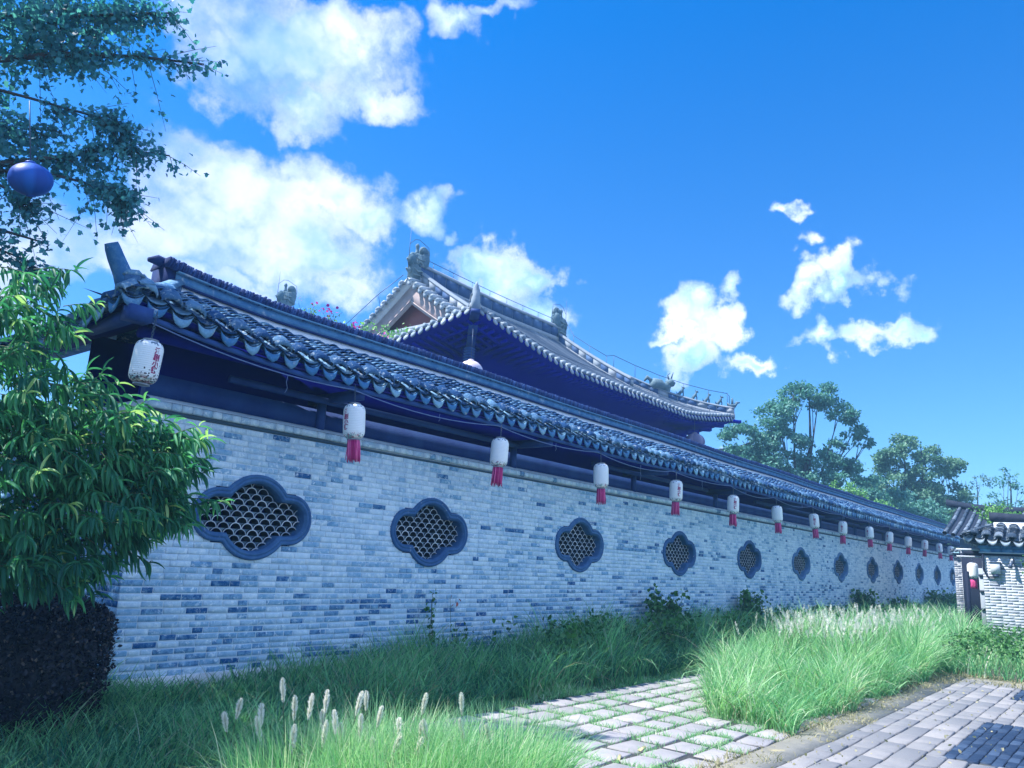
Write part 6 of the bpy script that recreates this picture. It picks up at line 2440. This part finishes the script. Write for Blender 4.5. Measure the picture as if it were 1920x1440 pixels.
tree("thin_tree", "sparse bluish tree with bare twigs right of the big trees", (62.0, 9.2),
     [((61.9, 9.4, 7.4), 1.1), ((62.8, 8.4, 8.6), 0.8), ((63.4, 7.6, 7.0), 1.0), ((61.2, 10.2, 6.2), 1.2), ((62.8, 8.6, 5.8), 1.3), ((61.0, 11.0, 5.2), 1.0)], M_TREE3, 0.16, 0.42, 0.14)
tree("layered_tree", "slender dark tree with tiered crown at the right edge", (49.2, 5.3),
     [((49.6, 5.25, 7.6), 0.55), ((49.4, 5.5, 7.0), 0.6), ((49.8, 4.9, 6.8), 0.55), ((49.2, 5.9, 6.2), 0.6), ((50.0, 4.6, 6.1), 0.6), ((49.6, 5.2, 5.6), 0.8)], M_TREE, 0.13, 0.8, 0.10)
tree("low_trees", "line of hazy bluish trees low behind the gatehouse", (66.0, 6.0),
     [((66, 10.0, 4.8), 1.6), ((67, 8.0, 5.2), 1.6), ((66, 6.0, 5.4), 1.6), ((67, 4.0, 5.0), 1.8), ((66, 2.0, 5.0), 1.8)], M_TREE3, 0.2, 0.8, 0.2)
for q in (COL.objects.get("thin_tree"),):
    mb = MB()
    for k in range(9):
        a, z = random.uniform(-1.2, 1.2), random.uniform(6.5, 8.2)
        mb.tube([(a, -a, z), (a * 1.1, -a * 1.1, z + 1.0), (a * 1.15, -a, z + 1.9)], [0.03, 0.018, 0.006], 4, caps=False)
    mb.build("bare_twig", M_BARK, q, kind='stuff')


# ---------------------------------------------------------------- small plants
def leafy(name, label, base, stems, h, leaf, mat_, spread, nleaf, group=None, cat="plant", z0=0.0):
    t_ = thing(name, label, cat, (base[0], base[1], z0), group)
    mb_ = MB()
    C_ = []
    for k in range(stems):
        a = random.uniform(0, 6.28)
        r = random.uniform(0.2, 1) * spread
        e = Vector((r * math.cos(a), r * math.sin(a), h * random.uniform(0.65, 1.0)))
        m_ = e * 0.5 + Vector((random.gauss(0, .03), random.gauss(0, .03), 0))
        mb_.tube([(0, 0, 0), m_, e], [0.008 * h, 0.006 * h, 0.003], 4, caps=False)
        for i in range(nleaf):
            s = random.uniform(0.2, 1.0)
            q = Vector((0, 0, 0)).lerp(m_, s * 2) if s < .5 else m_.lerp(e, s * 2 - 1)
            C_.append(tuple(q + Vector([random.gauss(0, leaf * 0.7) for _ in range(3)])))
    mb_.build("stems", M_TWIG, t_)
    leafcloud("leaves", np.array(C_), leaf, mat_, t_, droop=0.2, wr=0.7)
    return t_


leafy("climbing_plant", "single leafy stem climbing the brick wall below the second window", (8.12, 7.86), 3, 1.12, 0.055, M_WEED, 0.06, 30)
leafy("climbing_plant", "low sprawling green stems beside the climbing stem at the wall foot", (8.7, 7.8), 6, 0.62, 0.055, M_WEED, 0.28, 16)
mb = MB()
mb.tube([(8.52, 7.9, 0), (8.56, 7.9, 0.6), (8.50, 7.9, 1.02)], 0.004, 4)
dp = tag(mb.build("dead_stem", M_TWIG), "dead stem with two curled red leaves against the wall", "plant")
leafcloud("leaf", np.array([(8.50, 7.88, 1.04), (8.66, 7.88, 0.98), (8.64, 7.88, 0.94), (8.58, 7.89, 0.9)]), 0.08, M_DEADL, dp, droop=1.0, wr=.5, kind=None)
SH = [((14.4, 7.6), 1.16, 0.42, "leafy dark shrub against the wall below the fourth lattice window"),
      ((18.9, 7.6), 1.14, 0.34, "narrow dark shrub against the wall below the fifth lattice window"),
      ((29.0, 7.6), 1.20, 0.36, "thin reddish stemmed shrub against the wall below the seventh window"),
      ((34.0, 7.5), 0.85, 0.5, "low dark shrub against the wall between eighth and ninth windows"),
      ((40.6, 7.5), 1.20, 0.75, "bushy dark shrub against the wall near its far end"),
      ((44.4, 7.3), 1.15, 0.70, "broad dark shrub, second from the far end of the wall"),
      ((47.3, 7.0), 1.20, 0.8, "last dark shrub beside the gateway at the wall end"),
      ((12.0, 7.2), 0.66, 0.40, "knee-high broadleaf weed clump below the third window")]
for (b_, h, s, lab) in SH:
    leafy("wall_shrub", lab, b_, 20, h, 0.080 + b_[0] * 0.0012, M_WEED, s * 1.1, 46, group="shrubs growing at the foot of the wall", cat="shrub")
for k, (x, y, h) in enumerate(((10.0, 6.4, 0.5), (11.2, 6.4, 0.66), (11.9, 6.3, 0.72), (12.6, 6.4, .62), (9.3, 6.9, .5), (13.4, 6.5, .6))):
    leafy("broadleaf_weed", ["lime green broadleaf weed in the front row of the shaded bed", "dark broadleaf weed just right of the lime green front-row one", "tallest dark broadleaf weed amid the shaded bed's front row", "dark broadleaf weed second from the right end of that front row",
          "low lime green weed standing back by the wall in the bed", "rightmost broadleaf weed in the shaded grass bed"][k], (x, y), 14, h, 0.06, M_LIME if k in (0, 4) else M_WEED, 0.30, 26, group="broadleaf weeds in the grass bed", cat="weed")
C = np.stack([rng.uniform(8.6, 30.0, 9000) ** 1.0, 5.95 + 1.3 * rng.random(9000), 0.15 + 0.62 * rng.random(9000) ** 0.7], 1)
kk = np.sin(C[:, 0] * 2.7) * np.sin(C[:, 1] * 4.1 + C[:, 0] * 0.6) > 0.05
leafcloud("ground_cover", C[kk], 0.085, M_WEED, None, droop=0.1, wr=0.7)
C = np.stack([rng.uniform(15.8, 22.0, 5000), rng.uniform(-0.5, 3.0, 5000), 0.35 + 0.35 * rng.random(5000)], 1)
leafcloud("ground_cover", C, 0.06, M_WEED, None, droop=0.1, wr=0.7)
C = np.stack([rng.uniform(5.0, 15.5, 420), 2.9 - 2.4 * rng.random(420) ** 1.6, np.full(420, 0.040)], 1)
leafcloud("fallen_leaves", C, 0.035, M_DRY, None, droop=0.0, wr=0.6)
# plants growing on the roofs
leafy("roof_plant", "pale green weeds growing thickly on the side eave of the hall", (14.6, 17.2), 34, 1.15, 0.10, M_LIME, 1.5, 26, z0=7.0)
leafy("roof_plant", "grassy weeds on the hall side eave nearer the corner", (14.1, 15.2), 22, 0.75, 0.08, M_LIME, 1.0, 22, z0=7.0)
for k, (x, y, z, s) in enumerate(((6.25, 8.95, 4.62, 0.9), (6.62, 9.0, 4.62, 0.9), (7.15, 9.0, 4.58, 0.85), (7.85, 9.2, 4.60, 0.9))):
    t_ = leafy("flowering_plant", ["leftmost bougainvillea sprig above the roof ridge, mostly green", "bright magenta bougainvillea sprig above the ridge, second from left", "small violet flowers above the ridge, third cluster from left", "magenta flower cluster above the ridge, nearest the hall gable"][k],
               (x, y), 9, 0.42 * s, 0.035, M_LIME, 0.22, 9, group="flowering plants behind the eave ridge", z0=z)
    nF = (4, 22, 9, 16)[k]
    C_ = np.stack([rng.normal(0, 0.07, nF), rng.normal(0, 0.06, nF), 0.38 * s + rng.normal(0, 0.05, nF)], 1)
    leafcloud("flowers", C_, 0.05, M_FLOW, t_, wr=.9)
leafy("roof_plant", "bright green shrub growing on the gatehouse roof ridge", (23.9, 2.95), 30, 0.62, 0.06, M_LIME, 0.5, 26, z0=3.05)
leafy("roof_plant", "smaller green weeds on the gatehouse roof, nearer the edge", (23.7, 2.35), 18, 0.45, 0.06, M_LIME, 0.4, 20, z0=3.05)
leafy("overhanging_branch", "green branch tips entering at the right edge before the gatehouse", (21.6, 1.75), 16, 0.8, 0.07, M_WEED, 0.55, 20, z0=1.5)


# ================================================================ air
hz = MB()
hz.box(-45, 130, -60, 90, -1.2, 16.0)
o = hz.build("haze", M_PLASTER)
o['kind'] = 'stuff'
o.data.materials.clear()
m = bpy.data.materials.new("air")
m.use_nodes = True
m.node_tree.nodes.clear()
v = m.node_tree.nodes.new('ShaderNodeVolumePrincipled')
v.inputs['Color'].default_value = (0.30, 0.66, 1.0, 1)
v.inputs['Density'].default_value = 0.0022
v.inputs['Anisotropy'].default_value = 0.1
q = m.node_tree.nodes.new('ShaderNodeOutputMaterial')
m.node_tree.links.new(v.outputs[0], q.inputs['Volume'])
o.data.materials.append(m)
